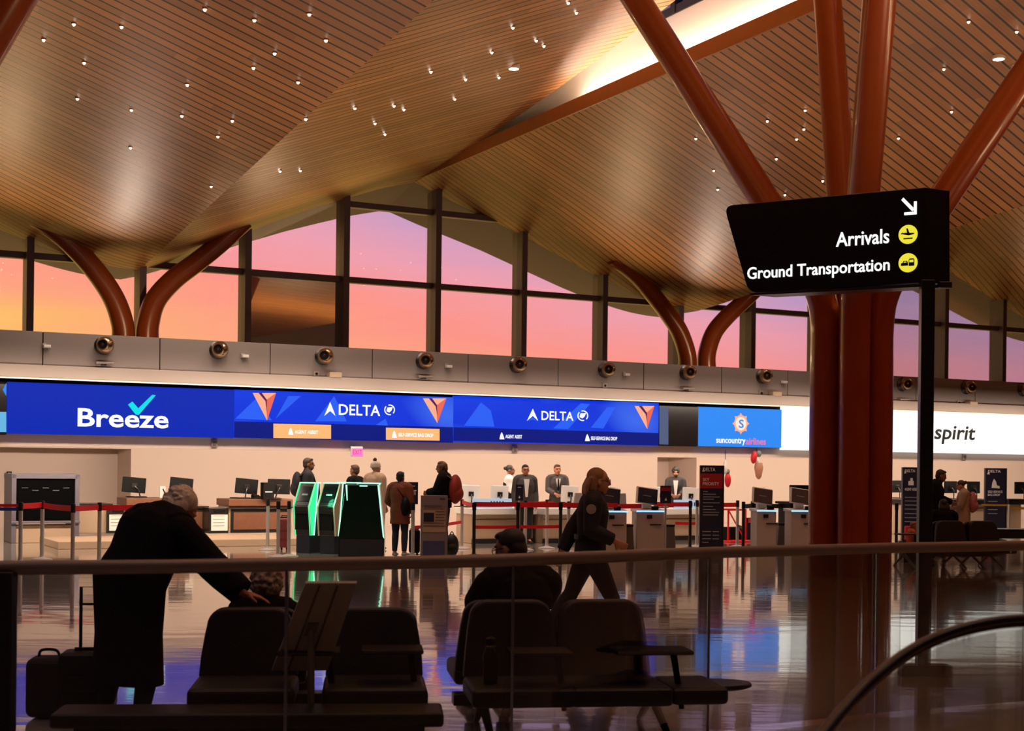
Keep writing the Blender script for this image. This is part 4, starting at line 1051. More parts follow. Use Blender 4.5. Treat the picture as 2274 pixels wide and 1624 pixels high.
p = on_desk(d1, H1, 361); o = small_box('paper_holder', 'white leaflet holder between two monitors on the first walnut desk', 'leaflet holder', p, A, (.12, .05, .25), M_white)
MB().tube([(.0, -.03, .2), (.05, -.05, .08)], .012, 6).build('pen', M_black, o)
p = on_desk(d1, H1, 424); small_box('notice_card', 'white notice card on the right end of the first walnut desk', 'card', p-Vector((0, .1, .0)), A, (.17, .03, .19), M_paper)
p = on_desk(d2, H2, 572); o = thing('desk_telephone', 'small dark telephone between the monitors of the second walnut desk', 'telephone', p-Vector((0, .15, 0)), A); MB().prismx([(-.1, 0), (.1, 0), (.1, .09), (-.1, .03)], -.09, .09).build('body', M_black, o, bevel=.006); MB().tube([(-.06, -.08, .08), (-.06, .08, .11)], .022, 8).build('handset', M_dark, o, smooth=SM)
# ---- counters on the right half
def counter(label, x0, x1, ybase, ytop, yedge, band=M_white, front=M_tan):
    o, w, h = box_thing('checkin_counter', label, 'counter', x0, x1, ybase, ytop, 1.0); hb = zat((x0+x1)/2, yedge, o.location.y)
    MB().box((0, .45, hb/2), (w, .8, hb)).build('body', front, o, bevel=.01); MB().box((0, .4, (h+hb)/2), (w+.06, .95, h-hb)).build('counter_top', band, o, bevel=.012)
    MB().box((0, .06, .05), (w, .1, .10)).build('kick_strip', M_dark, o); MB().box((0, .045, hb-.10), (w, .012, .012)).build('shadow_gap', M_dark, o)
    return o, h
c1_, HC1 = counter('white topped counter right of the man with the red backpack', 1052, 1186, 1207, 1129, 1143)
c2_, HC2 = counter('white topped counter behind the walking woman', 1208, 1376, 1206, 1129, 1143)
c3_, HC3 = counter('white topped counter left of the red and navy totem', 1476, 1560, 1200, 1130, 1143)
c4_, HC4 = counter('dark topped counter right of the big tree column, behind the dark bench', 1986, 2300, 1186, 1110, 1121, M_dark, M_tan)
def riser(o, H, px0, px1, label, word=None):
    p = at((px0+px1)/2, 1100, o.location.y+.05); sc = scale_at(o.location); w = (px1-px0)/sc
    r = thing('counter_riser', label, 'sign', (p.x, p.y, H), A)
    MB().box((0, 0, .10), (w, .05, .20)).build('panel', glow('backlit frosted panel', (200, 214, 232), .75), r, bevel=.006)
    for i in range(5): MB().box((-.05+.07*i, -.028, .10), (.03, .004, .09)).build('mark', M_navy, r)
riser(c1_, HC1, 1046, 1143, 'frosted panel with dark marks on the counter right of the red backpack'); riser(c3_, HC3, 1492, 1553, 'frosted panel with pale marks beside the red and navy totem')
def on_c(o, H, px, dy=.3):
    p = at(px, 1090, o.location.y+dy); return Vector((p.x, p.y, H))
for o_, H_, x, lab in ((c1_, HC1, 1046, 'white monitor back at the left end of the counter by the red backpack'), (c1_, HC1, 1110, 'white monitor back in front of the dark haired attendant'),
                  (c2_, HC2, 1266, 'white monitor back right of the man in a tie'), (c2_, HC2, 1347, 'white monitor back just right of the walking woman'), (c3_, HC3, 1470, 'white monitor back left of the bearded attendant'), (c3_, HC3, 1534, 'white monitor back right of the bearded attendant')):
    mk_monitor(on_c(o_, H_, x), A, lab, 'white counter monitors', .04, M_white, -.02, .42, .36, .30)
for x, lab in ((1992, 'black monitor right of the big tree column'), (2112, 'black monitor left of the woman with a hair bun'), (2163, 'black monitor right of the woman with a hair bun'), (2268, 'black monitor at the right edge of the picture')):
    mk_monitor(on_c(c4_, HC4, x, .45), A, lab, 'black monitors on the dark counter', .0, M_black, .05, .44, .32, .32)
for x, o_, H_, lab in ((1284, c2_, HC2, 'small grey sign block left of the walking woman'), (1380, c2_, HC2, 'small grey tapered sign block right of the walking woman')):
    o = thing('counter_sign', lab, 'sign', on_c(o_, H_, x, .0), A); MB().prism([(-.12, 0), (.12, 0), (.10, .33), (-.07, .33)], -.03, .03).build('block', M_grey, o, bevel=.005)
o = small_box('counter_sign', 'grey square sign on a thin stand above the white kiosk under the hanging ornament', 'sign', at(1692, 1118, 30.5), A, (.14, .03, .14), M_grey); MB().box((0, 0, -.55), (.03, .03, 1.1)).build('stand', M_dsteel, o); o.location.z = 1.1
# black printers by the tree column
for x, y, lab in ((1770, 1095, 'black label printer with white strip, left of the big tree column'), (1786, 1093, 'tall black device touching the big tree column on its left')):
    p = at(x, 1112, 29.5); o = thing('label_printer', lab, 'printer', (p.x, p.y, .98), A); MB().box((0, 0, .17), (.22, .25, .34)).build('case', M_black, o, bevel=.01); MB().box((0, -.128, .12), (.12, .006, .06)).build('paper_strip', M_paper, o)
o = thing('service_shelf', 'slim dark shelf counter carrying the black printers, left of the big tree column', 'counter', (at(1785, 1112, 29.5).x, 29.55, 0), A); MB().box((0, .05, .955), (1.0, .5, .05)).build('top', M_dark, o, bevel=.006)
for x in (-.42, .42): MB().box((x, .05, .465), (.06, .4, .93)).build('leg', M_dark, o)
# ---- green-lit kiosks
G_green = glow('green kiosk light', (40, 220, 130), 1.6); G_mint = glow('mint kiosk edge light', (176, 255, 214), 1.5)
M_kblk = mat('black kiosk casing', (9, 14, 13), .22, coat=.3); M_kgrn = mat('dark green kiosk side', (5, 30, 22), .25, coat=.3); M_cream = mat('cream kiosk side', (206, 178, 146), .5)
def mk_kiosk(loc, yaw, label, side_l, side_r, w=.40):
    o = thing('ticket_kiosk', label, 'kiosk', loc, yaw, 'green-lit ticket kiosks')
    b, m, t = .33, .86, 1.29
    MB().box((0, .26, b/2), (w*.86, .40, b)).build('base', M_navyl, o, bevel=.01)
    core = [(0.06, b), (.0, m), (.20, t), (.34, t), (.46, b)]
    MB().prismx(core, -w/2+.02, w/2-.02).build('body', M_kblk, o, bevel=.006)
    for sgn, mm in ((-1, side_l), (1, side_r)):
        pl_ = [(.05, b), (-.01, m), (.19, t+.01), (.25, t+.01), (.20, m), (.13, b)]
        MB().prismx(pl_, sgn*(w/2-.012)-.012, sgn*(w/2-.012)+.012).build('side_panel', mm, o)
        ed = [(.25, t+.01), (.28, t+.01), (.165, b), (.13, b)]
        MB().prismx(ed, sgn*(w/2)-.008, sgn*(w/2)+.008).build('edge_light', G_mint, o)
        MB().prismx([(.05, b-.005), (-.012, m), (.19, t+.012), (.2, t+.012), (.004, m), (.062, b)], sgn*(w/2)-.006, sgn*(w/2)+.006).build('front_trim', M_white, o)
    d = Vector((0, .20, t-m)).normalized(); nn = Vector((0, -d.z, d.y))
    def onface(u0, u1, v0, v1, m_, name, lift=.004):
        p0 = Vector((0, .0, m)); vs = [p0+d*v+Vector((u, 0, 0))+nn*lift for u, v in ((u0, v0), (u1, v0), (u1, v1), (u0, v1))]
        MB().slab(vs, nn*.006).build(name, m_, o)
    onface(-.14, .14, .10, .40, mat('kiosk screen glass', (14, 22, 24), .12), 'touch_screen'); onface(-.05, .08, .22, .25, mat('pale screen mark', (150, 180, 176), .5), 'screen_mark', .012); onface(-.12, .12, .02, .035, M_dsteel, 'card_slot')
    MB().box((0, .0, .75), (.26, .03, .02)).build('receipt_slot', M_dsteel, o); MB().box((0, .02, .58), (.3, .02, .3)).build('door_panel', M_black, o, bevel=.006)
    MB().box((0, .27, t+.005), (w, .18, .02)).build('top_cap', G_mint, o)
    return o
ya = -math.radians(28)
kp = lambda x, y: base_at(x, y)
mk_kiosk(kp(668, 1229), ya, 'black ticket kiosk with a bright green side, leftmost of the green-lit group', G_green, G_green, .36)
mk_kiosk(kp(722, 1231), ya, 'black ticket kiosk with a cream side, second from the left of the green-lit group', M_cream, M_cream, .38)
mk_kiosk(kp(788, 1222), PI-.35, 'ticket kiosk seen from behind, dark green back, third of the green-lit group', M_kgrn, M_kgrn, .42)
mk_kiosk(kp(832, 1226), PI+.2-.55, 'ticket kiosk seen from behind with a bright lit right edge, rightmost of the green-lit group', M_cream, M_kgrn, .42)
o = thing('kiosk_core', 'dark green tapered core panel joining the two rear kiosks of the green-lit group', 'kiosk', base_at(803, 1237), 0)
MB().prism([(-.42, 0), (.40, 0), (.40, .33), (.30, 1.28), (-.30, 1.28), (-.42, .33)], 0, .22).build('back_panel', M_kgrn, o, bevel=.01); MB().box((0, -.01, .16), (.78, .03, .3)).build('base_panel', M_navyl, o)
for s_ in (-1, 1): MB().prism([(s_*.30, 1.28), (s_*.27, 1.28), (s_*(.375 if s_ > 0 else .26), .36 if s_ > 0 else 1.0), (s_*(.40 if s_ > 0 else .275), .33 if s_ > 0 else 1.0)], -.012, 0).build('edge_light', G_mint, o)
MB().box((.02, -.006, 1.262), (.14, .012, .02)).build('status_light', G_mint, o)
pl_ = bpy.data.lights.new('kiosk_glow', 'POINT'); pl_.energy = 9; pl_.color = (.12, 1, .5); pl_.shadow_soft_size = .15
lo = bpy.data.objects.new('kiosk_glow', pl_); COL.objects.link(lo); lo.location = kp(700, 1230)+Vector((.22, -.2, 1.0))
# ---- white self-service kiosks
G_shelf = glow('cool shelf light', (150, 205, 255), 1.5)
def mk_wk(x, ybase, label, w=.54):
    c = base_at(x, ybase); o = thing('baggage_kiosk', label, 'kiosk', c, math.radians(8), 'white self-service kiosks')
    MB().box((0, .22, .40), (w, .42, .80)).build('body', M_shell, o, bevel=.015)
    MB().prismx([(-.03, .80), (.46, .80), (.46, .86), (-.03, .83)], -w/2-.02, w/2+.02).build('shelf', M_white, o, bevel=.006)
    MB().box((0, -.034, .815), (w+.03, .012, .028)).build('shelf_light', G_shelf, o)
    MB().prismx([(.28, .86), (.44, .86), (.44, 1.18), (.36, 1.18)], -.09, .09).build('neck', M_white, o, bevel=.01)
    R_ = Matrix.Translation((-.03, .2, 1.09)) @ Matrix.Rotation(.14, 4, 'Y') @ Matrix.Rotation(-.32, 4, 'X')
    MB().box((0, .02, .02), (.42, .05, .33), R_).build('monitor_shell', M_white, o, bevel=.012); sc_ = MB().box((.015, -.012, .015), (.38, .012, .29), R_).build('touch_screen', mat('dark kiosk display', (40, 44, 60), .15), o)
    MB().box((.0, -.02, .01), (.16, .004, .012), R_).build('screen_mark', mat('screen print', (120, 128, 150), .5), o)
    MB().box((.10, .08, .875), (.12, .12, .07)).build('scanner', M_black, o, bevel=.01); MB().box((-.02, .0, .71), (.1, .02, .07)).build('card_reader', M_dsteel, o); MB().box((.1, .0, .56), (.22, .02, .02)).build('slot', M_dark, o)
    return o
for x, y, lab in ((1360, 1233, 'white self-service kiosk half hidden by the walking woman'), (1444, 1231, 'white self-service kiosk between two taupe bins, left of the red and navy totem'), (1702, 1226, 'white self-service kiosk below the hanging red ornament'), (1786, 1226, 'white self-service kiosk half hidden by the tree column')):
    mk_wk(x, y, lab, .40 if x == 1702 else .54)
def mk_bin(x, y, ytop, label, w=.28):
    c = base_at(x, y); o = thing('waste_bin', label, 'bin', c, math.radians(8), 'taupe waste bins'); h = zat(x, ytop, c.y)
    MB().prism([(-w*.56, 0), (w*.56, 0), (w*.44, h-.05), (-w*.44, h-.05)], 0, .28).build('body', M_binwood, o, bevel=.01); MB().box((0, .14, h-.025), (w*.94, .29, .05)).build('lid', M_dark, o, bevel=.01); return o
mk_bin(1391, 1232, 1165, 'taupe waste bin right of the walking woman'); mk_bin(1484, 1226, 1165, 'dark taupe waste bin left of the red and navy totem'); mk_bin(1742, 1221, 1162, 'taupe waste bin between the two kiosks left of the tree column')
# ---- printed totems
def totem(label, x0, x1, y0, ybase, bands, yaw=0.0):
    c = base_at((x0+x1)/2, ybase); sc = scale_at(c); w = (x1-x0)/sc; h = zat((x0+x1)/2, y0, c.y)
    o = thing('sign_totem', label, 'sign', c, yaw, 'printed sign totems')
    MB().box((0, .06, h/2), (w, .12, h)).build('body', M_navy, o, bevel=.006); MB().box((w/2+.015, .06, h/2), (.03, .13, h)).build('edge_post', M_dsteel, o)
    MB().box((0, .06, .02), (w+.2, .4, .04)).build('foot', M_dark, o, bevel=.008)
    fz = lambda y: h*(ybase-y)/(ybase-y0)
    for kind, a, *r in bands:
        if kind == 'band': MB().box((0, -.003, (fz(a)+fz(r[0]))/2), (w, .006, abs(fz(a)-fz(r[0])))).build('colour_band', r[1], o)
        elif kind == 'text': lettering('lettering', r[1], o, r[3] if len(r) > 3 else M_ink, (-w*.38, -.008, fz(r[0])), w*r[2], fz(a)-fz(r[0]), .01)
        elif kind == 'line':
            for i, (u0, u1) in enumerate(r[0]): MB().box((w*(u0+u1)/2, -.004, fz(a)), (w*(u1-u0), .004, .018)).build('print_line', mat('print grey', (150, 150, 160), .6), o)
        elif kind == 'icon':
            MB().prism([(x*w, fz(y)) for x, y in r[0]], -.008, -.002).build('pictogram', M_ink, o)
    t = MB().prism([(-w*.42, fz(y0+14)), (-w*.36, fz(y0+5)), (-w*.29, fz(y0+14))], -.008, -.002).build('triangle_emblem', M_ink, o)
    return o
ln = lambda y, *sp: ('line', y, list(sp))
totem('tall red and navy printed totem standing left of the big tree column', 1553, 1603, 1034, 1226,
  [('text', 1039, 1047, ' DELTA', .55), ('band', 1052, 1085, M_redp), ('text', 1062, 1069, 'SKY', .28), ('text', 1071, 1078, 'PRIORITY', .72)] +
  [ln(y, (-.36, e)) for y, e in ((1092, -.15), (1098, .2), (1104, .38), (1109, .12), (1117, .38), (1125, .08), (1132, .2), (1138, .36), (1144, .32))] + [ln(y, (-.38, .0), (.08, .36)) for y in (1181, 1189, 1197)]+[ln(1205, (-.38, -.1))])
ic1 = [(-.02, 1072), (-.16, 1072), (-.16, 1063), (-.04, 1062), (-.04, 1056), (.10, 1056), (.10, 1062), (.16, 1063), (.16, 1072)]
t2 = totem('narrow navy printed totem with a person icon, right of the big tree column', 2003, 2040, 1038, 1206, [('text', 1043, 1049, ' DELTA', .62), ('icon', 0, [(x, y+6) for x, y in ic1]), ('text', 1084, 1090, 'AGENT ASSIST', .8)] + [ln(y, (-.36, .36)) for y in (1105, 1113, 1122, 1131, 1141, 1150, 1159)])
t3 = totem('navy printed totem with a seated figure icon at the right edge', 2187, 2232, 1040, 1193, [('text', 1044, 1050, ' DELTA', .62), ('icon', 0, [(-.2, 1084), (-.16, 1072), (-.08, 1064), (.02, 1070), (.06, 1078), (.2, 1080), (.2, 1085)]), ('text', 1090, 1095, 'SELF-SERVICE', .72), ('text', 1097, 1102, 'BAG DROP', .6)] + [ln(y, (-.36, .1)) for y in (1114, 1123, 1132, 1141)])
for o_, x, lab in ((t2, 2020, 'red suitcase at the foot of the navy totem right of the tree column'), (t3, 2200, 'red suitcase at the foot of the navy totem at the right edge')):
    p = base_at(x, 1206); s_ = thing('suitcase', lab, 'suitcase', p, 0, 'red suitcases'); MB().box((0, 0, .22), (.26, .16, .34)).build('shell', M_redp, s_, bevel=.03); MB().tube([(-.06, 0, .38), (-.06, 0, .46), (.06, 0, .46), (.06, 0, .38)], .01, 6).build('handle', M_dark, s_)
    for xx in (-.1, .1): MB().ell((xx, 0, .025), (.02, .03, .025), 8, 6).build('wheel', M_black, s_)
# small counter-top signs
def deskcard(label, x0, x1, y0, y1, Y, txt=None, red=False):
    p = at((x0+x1)/2, y1, Y); w = (x1-x0)*Y/F; h = (y1-y0)*Y/F; o = thing('navy_sign_stand', label, 'sign', (p.x, p.y, 0), math.radians(6), 'small navy signs')
    MB().box((0, 0, p.z+h/2), (w, .04, h)).build('panel', M_navy, o, bevel=.004); MB().tube([(0, 0, .02), (0, 0, p.z)], .02, 10).build('pole', M_post, o); MB().lathe([(.14, 0), (.14, .012), (.03, .03)], 20).build('base', M_post, o)
    if txt: lettering('lettering', txt, o, M_ink, (0, -.024, p.z+h*.42), w*.66, h*.22, .02, 'CENTER')
    if red: MB().box((0, -.022, p.z+h*.8), (w*.9, .006, h*.2)).build('red_band', M_redp, o)
    MB().box((0, -.023, p.z+h*.82), (w*.4, .004, .012)).build('print_line', M_ink, o); MB().prism([(-w*.12, p.z+h*.15), (w*.12, p.z+h*.15), (0, p.z+h*.32)], -.026, -.02).build('pictogram', M_ink, o) if not txt else None
    return o
deskcard('small navy sign with a white word, beside the brown coated person', 906, 928, 1071, 1120, 26.2, 'LIMIT'); deskcard('small navy sign in front of the dark coated man at the counter', 1144, 1162, 1076, 1112, 28.0); deskcard('small navy and red sign left of the frosted panel by the totem', 1466, 1490, 1079, 1118, 27.0, None, True)
# grey information stand
c = base_at(963, 1243); sc = scale_at(c); o = thing('information_stand', 'grey printed information stand left of the man with the red backpack', 'sign', c, math.radians(4)); w = 60/sc; h = zat(963, 1101, c.y)
MB().box((0, .08, h/2), (w, .16, h)).build('body', mat('grey lilac stand', (124, 110, 112), .55), o, bevel=.008); MB().box((0, -.004, h*.62), (w*.86, .008, h*.38)).build('print_panel', mat('cream print', (172, 146, 124), .6), o)
MB().box((-w*.2, -.012, h*.66), (w*.38, .008, h*.14)).build('dark_picture', M_navy, o); MB().box((0, -.004, h*.15), (w*.80, .008, h*.28)).build('blue_panel', mat('blue lower panel', (64, 62, 100), .55), o)
for i, (u0, u1) in enumerate([(-.4, .3), (-.4, .4), (.05, .4), (.05, .4), (.05, .38), (.05, .4), (-.4, .36), (-.4, .4)]): MB().box((w*(u0+u1)/2, -.012, h*(.84-.045*i)), (w*(u1-u0), .006, .014)).build('print_line', mat('dark print', (90, 78, 74), .6), o)
MB().box((w*.3, -.006, h*.95), (w*.2, .006, .012)).build('print_mark', M_dark, o)
# red bag sizer right of the red totem
c = base_at(1636, 1204); o = thing('bag_sizer', 'red framed bag sizer right of the red and navy totem', 'bag sizer', c, A); h = .72
fr = MB()
for x in (-.24, .24):
    for y in (0, .3): fr.box((x, y, h/2), (.03, .03, h))
for z in (.03, h): fr.box((0, 0, z), (.5, .03, .04)); fr.box((0, .3, z), (.5, .03, .04))
fr.tube([(-.24, 0, h), (.2, 0, .08)], .016, 6); fr.build('frame', M_red, o); MB().box((0, .15, .18), (.44, .28, .3)).build('black_tray', M_black, o); MB().box((0, .02, .02), (.7, .5, .03)).build('base', M_red, o)
o = small_box('bag_sizer', 'small black and red bag sizer just right of the red framed one', 'bag sizer', base_at(1663, 1198), A, (.2, .2, .5), M_black); MB().box((0, -.105, .44), (.2, .01, .1)).build('red_label', M_redp, o)
# hanging ornaments
M_xred = mat('red ornament', (206, 26, 40), .5); M_xwht = mat('white ornament fur', (232, 224, 220), .8); M_xtan = mat('tan ornament', (190, 132, 106), .6); M_xgrn = mat('grey green ornament', (120, 128, 116), .7)
_t5 = tops()
q = wall(1682, 1030, TB+.22); o = thing('hanging_ornament', 'red and white holiday ornament hanging high on the wall, left of the tree column', 'ornament', q, A, 'hanging holiday ornaments')
MB().ell((-.16, 0, .17), (.10, .10, .20), 16, 10, Matrix.Rotation(.15, 4, 'Y')).build('red_bauble', M_xred, o, smooth=SM); MB().ell((.02, -.02, .08), (.07, .08, .18), 14, 8, Matrix.Rotation(-.5, 4, 'Y')).build('white_tuft', M_xwht, o, smooth=SM)
MB().ell((.05, 0, .30), (.09, .08, .10), 14, 8).build('green_tuft', M_xgrn, o, smooth=SM); MB().lathe([(.03, -.48), (.09, -.40), (.14, -.12), (.11, .02), (.02, .05)], 14, Matrix.Translation((.05, 0, 0))).build('tan_cone', M_xtan, o, smooth=SM); MB().box((-.02, .02, .40), (.012, .012, .2)).build('hook', M_dark, o)
q = wall(1614, 1052, TB+.25); o = thing('hanging_ornament', 'red and white holiday ornament hanging right beside the red and navy totem', 'ornament', q, A, 'hanging holiday ornaments')
MB().ell((.04, 0, -.2), (.10, .10, .22), 16, 10).build('red_bauble', M_xred, o, smooth=SM); MB().lathe([(.02, -.02), (.07, .05), (.07, .25), (.02, .42)], 14, Matrix.Translation((-.06, 0, .0))).build('white_tuft', M_xwht, o, smooth=SM); MB().ell((.03, -.02, .06), (.06, .06, .08), 12, 8).build('green_tuft', M_xgrn, o, smooth=SM); MB().box((-.05, .02, .55), (.012, .012, .32)).build('hook', M_dark, o)
near(tops()-_t5)
# ---- luggage
def mk_case(loc, yaw, label, m, w, d, h, ext, group=None):
    o = thing('suitcase', label, 'suitcase', loc, yaw, group)
    MB().box((0, 0, .05+h/2), (w, d, h)).build('shell', m, o, bevel=.035, seg=3)
    for x in (-w/2+.05, w/2-.05):
        for y in (-d/2+.04, d/2-.04): MB().ell((x, y, .028), (.018, .028, .028), 10, 8).build('wheel', M_black, o)
    q_ = .05; hd = [(-q_, 0, h+.04), (-q_, 0, h+ext), (q_, 0, h+ext), (q_, 0, h+.04)]
    MB().tube(hd, .011, 8).build('trolley_handle', M_dark, o)
    if ext > .3: MB().box((0, 0, h+ext-.11), (.10, .014, .014)).build('cross_bar', M_dark, o)
    for z in (.3, .6): MB().box((0, -d/2-.006, h*z+.05), (w*.8, .012, .012)).build('ridge', m, o)
    MB().box((0, -.03, h+.065), (.16, .03, .02)).build('carry_handle', M_black, o)
    return o
mk_case(base_at(631, 1222), .2, 'dark red suitcase behind the stanchions left of the green-lit kiosks', mat('dark red luggage', (116, 34, 36), .5), .20, .2, .56, .1)
mk_case(base_at(920, 1234), .1, 'black suitcase beside the brown coated person', M_black, .2, .2, .42, .08)
cq = at(196, 1500, 9.15)
o = mk_case((cq.x, cq.y, 0), .12, 'black suitcase with a raised trolley handle at the left of the stooping man', M_fabric, .34, .26, .38, .46); 
cq = at(104, 1500, 9.1); o = thing('travel_bag', 'dark soft travel bag leaning on the black suitcase at the far left', 'bag', (cq.x, cq.y+.05, 0), .1)
MB().box((0, 0, .2), (.26, .24, .38)).build('body', mat('dark grey canvas', (34, 32, 34), .8), o, bevel=.05, seg=4); MB().tube(arc_pts([(-.07, 0, .38), (-.05, 0, .43), (.04, 0, .43), (.07, 0, .38)], 5), .009, 6).build('handle', M_black, o, smooth=SM)
# ---- far bench at the right, and a low table
bq = at(2126, 1258, 24.3)
lounge_bench('dark bench far off at the right, beyond the black sign post', (bq.x, bq.y, 0), math.radians(10), [-.15, .45], [-.15, .45], [(-.9, .4, 0)], .80, None, (-.95, -.05, .28, .62))
o, w, h = box_thing('low_table', 'dark low table at the right edge beyond the black sign post', 'table', 2200, 2330, 1236, 1176, .5, .1)
MB().box((0, .3, h-.09), (w, .6, .18)).build('table_top', M_dark, o, bevel=.01)
for x in (-w/2+.06, w/2-.06):
    for y in (.06, .54): MB().box((x, y, (h-.18)/2), (.05, .05, h-.18)).build('leg', M_dark, o)
# ================================================================== people
def fuse(mb, voxel, smooth=3, name='body', quadric=None):
    me = mb.mesh('tmp'); o = bpy.data.objects.new('tmp', me); COL.objects.link(o)
    r = o.modifiers.new('r', 'REMESH'); r.mode = 'VOXEL'; r.voxel_size = voxel
    if smooth:
        s = o.modifiers.new('s', 'SMOOTH'); s.factor = .5; s.iterations = smooth
    dg = bpy.context.evaluated_depsgraph_get(); out = bpy.data.meshes.new_from_object(o.evaluated_get(dg)); out.name = name
    bpy.data.objects.remove(o); bpy.data.meshes.remove(me)
    for p in out.polygons: p.use_smooth = True
    return out
M_skin = {}
def skin(name, rgb):
    if name in M_skin: return M_skin[name]
    m = bpy.data.materials.new(name); m.use_nodes = True; nt = m.node_tree; b = nt.nodes['Principled BSDF']
    a = nt.nodes.new('ShaderNodeVertexColor'); a.layer_name = 'complexion'; nt.links.new(a.outputs['Color'], b.inputs['Base Color']); b.inputs['Roughness'].default_value = .55
    M_skin[name] = (m, lin(rgb)); return M_skin[name]
def ringloft(mb, rings, n=20):
    """rings: (centre, side axis, front axis, r_side, r_front)"""
    vs = []
    for c, ax, ay, rx, ry in rings:
        for k in range(n):
            a = 2*PI*k/n; vs.append(Vector(c)+Vector(ax)*(math.cos(a)*rx)+Vector(ay)*(math.sin(a)*ry))
    fs = []; m = len(rings)
    for i in range(m-1):
        for k in range(n): fs.append((i*n+k, i*n+(k+1) % n, (i+1)*n+(k+1) % n, (i+1)*n+k))
    fs.append(tuple(range(n-1, -1, -1))); fs.append(tuple((m-1)*n+k for k in range(n)))
    return mb.add(vs, fs)
def hand(mb, wrist, dr, palm, side, curl=.5):
    dr = Vector(dr).normalized(); palm = (Vector(palm)-dr*Vector(palm).dot(dr)).normalized(); wd = dr.cross(palm)*side
    w = Vector(wrist)
    ringloft(mb, [(w-dr*.02, wd, palm, .026, .02), (w+dr*.02, wd, palm, .032, .019), (w+dr*.06, wd, palm, .042, .017), (w+dr*.095, wd, palm, .040, .014)], 12)
    for i, (o, ln_) in enumerate(((-.031, .066), (-.0105, .076), (.0105, .072), (.031, .056))):
        p = w+dr*.09+wd*o; pts = [p-dr*.01, p]; a = 0
        for seg in (.42, .33, .25):
            a += curl*(.7 if seg > .4 else .8); d = dr*math.cos(a)+palm*math.sin(a)+wd*o*1.2; p = p+d.normalized()*ln_*seg; pts.append(p)
        mb.tube(pts, [.0095, .0095, .009, .0085, .007], 8)
    t0 = w+dr*.03-wd*.03; t1 = t0+(dr*.55-wd*.8+palm*.25).normalized()*.035; t2 = t1+(dr*.85-wd*.35+palm*.4).normalized()*.03; t3 = t2+(dr*.95+palm*.5).normalized()*.025
    mb.tube([t0, t1, t2, t3], [.014, .012, .011, .008], 8)
def person(label, loc, dirdeg, P_, sc=1.0, sk=(186, 132, 104), top=None, bot=None, shoe=None, hairc=(40, 28, 22), hair='short', voxel=.0085, coat=None, coat_len=None,
           glasses=False, hat=None, beard=False, collar=None, extras=None, coat_w=1.0, top_name='jacket', hoff=.016, legs=True, sleeves=True, head_s=1.0, tz=0.0):
    """P_: joints in local metres (x right, y forward, z up)"""
    o = thing('person', label, 'person', loc, -math.radians(dirdeg)); o.scale = (sc, sc, sc)
    J = dict(pel=(0, 0, .93), waist=(0, .0, 1.08), chest=(0, .0, 1.28), neck=(0, -.01, 1.46), head=(0, .02, 1.60), hy=0.0, hp=0.0,
             lsh=(-.185, -.01, 1.405), rsh=(.185, -.01, 1.405), lel=(-.23, -.03, 1.12), rel=(.23, -.03, 1.12), lwr=(-.235, .05, .88), rwr=(.235, .05, .88),
             lhip=(-.09, 0, .90), rhip=(.09, 0, .90), lkn=(-.10, .01, .48), rkn=(.10, .01, .48), lan=(-.105, -.02, .09), ran=(.105, -.02, .09), lto=(-.12, .13, .03), rto=(.12, .13, .03), lh=None, rh=None, lp=None, rp=None, curl=.45)
    J.update(P_)
    V = {k: (Vector(v) if isinstance(v, tuple) and v is not None and len(v) == 3 else v) for k, v in J.items()}
    spine = [V['pel'], V['waist'], V['chest'], V['neck']]
    def torso(mb, g, z_ext=None):
        ax = (V['rsh']-V['lsh']).normalized(); hx = (V['rhip']-V['lhip']).normalized()
        rr = []
        defs = [(V['pel']-(V['waist']-V['pel']).normalized()*.10, hx, .135, .10), (V['pel'], hx, .165, .115), (V['waist'], (hx+ax).normalized(), .145, .105), (V['chest'], ax, .170, .122),
                ((V['lsh']+V['rsh'])/2+(V['neck']-V['chest']).normalized()*.0, ax, .165, .095), ((V['lsh']+V['rsh'])/2+(V['neck']-(V['lsh']+V['rsh'])/2)*.5, ax, .105, .08), (V['neck'], ax, .062, .062)]
        for i, (c, sx, rx, ry) in enumerate(defs):
            nx = defs[min(i+1, 6)][0]-defs[max(i-1, 0)][0]; fy = nx.normalized().cross(sx).normalized()*-1
            rr.append((c, sx, fy, rx+g, ry+g))
        if z_ext: rr = z_ext(rr)
        ringloft(mb, rr, 24)
        for s_ in ('l', 'r'):
            sh = V[s_+'sh']; mb.tube([V['neck']-(V['neck']-V['chest'])*.1, sh], [.055+g, .062+g], 12)
    def arms(mb, g, upto=1.0):
        for s_ in ('l', 'r'):
            sh, el, wr = V[s_+'sh'], V[s_+'el'], V[s_+'wr']
            end = el+(wr-el)*upto; sh = sh+Vector((0, 0, -.012)); mb.ell(sh, (.056+g,)*3, 12, 8)
            mb.tube([sh, sh+(el-sh)*.5, el+(sh-el)*.06], [.058+g, .05+g, .042+g], 14); mb.ell(el, (.042+g,)*3, 12, 8)
            mb.tube([el, el+(end-el)*.4, end], [.042+g, .041+g, .029+g], 14)
    def legs_(mb, g, upto=1.0):
        for s_ in ('l', 'r'):
            h, k, a = V[s_+'hip'], V[s_+'kn'], V[s_+'an']
            e = k+(a-k)*upto
            mb.tube([h+(h-k).normalized()*.03, h+(k-h)*.35, k+(h-k)*.06], [.092+g, .085+g, .058+g], 16); mb.ell(k, (.058+g,)*3, 12, 8)
            mb.tube([k, k+(e-k)*.35, e], [.056+g, .056+g, .038+g], 14)
    # ----- body
    mb = MB(); torso(mb, 0); arms(mb, 0); legs_(mb, 0)
    hd = V['head']; HM = Matrix.Translation(hd) @ Matrix.Rotation(-math.radians(V['hy']), 4, 'Z') @ Matrix.Rotation(math.radians(V['hp']), 4, 'X') @ Matrix.Scale(head_s, 4)
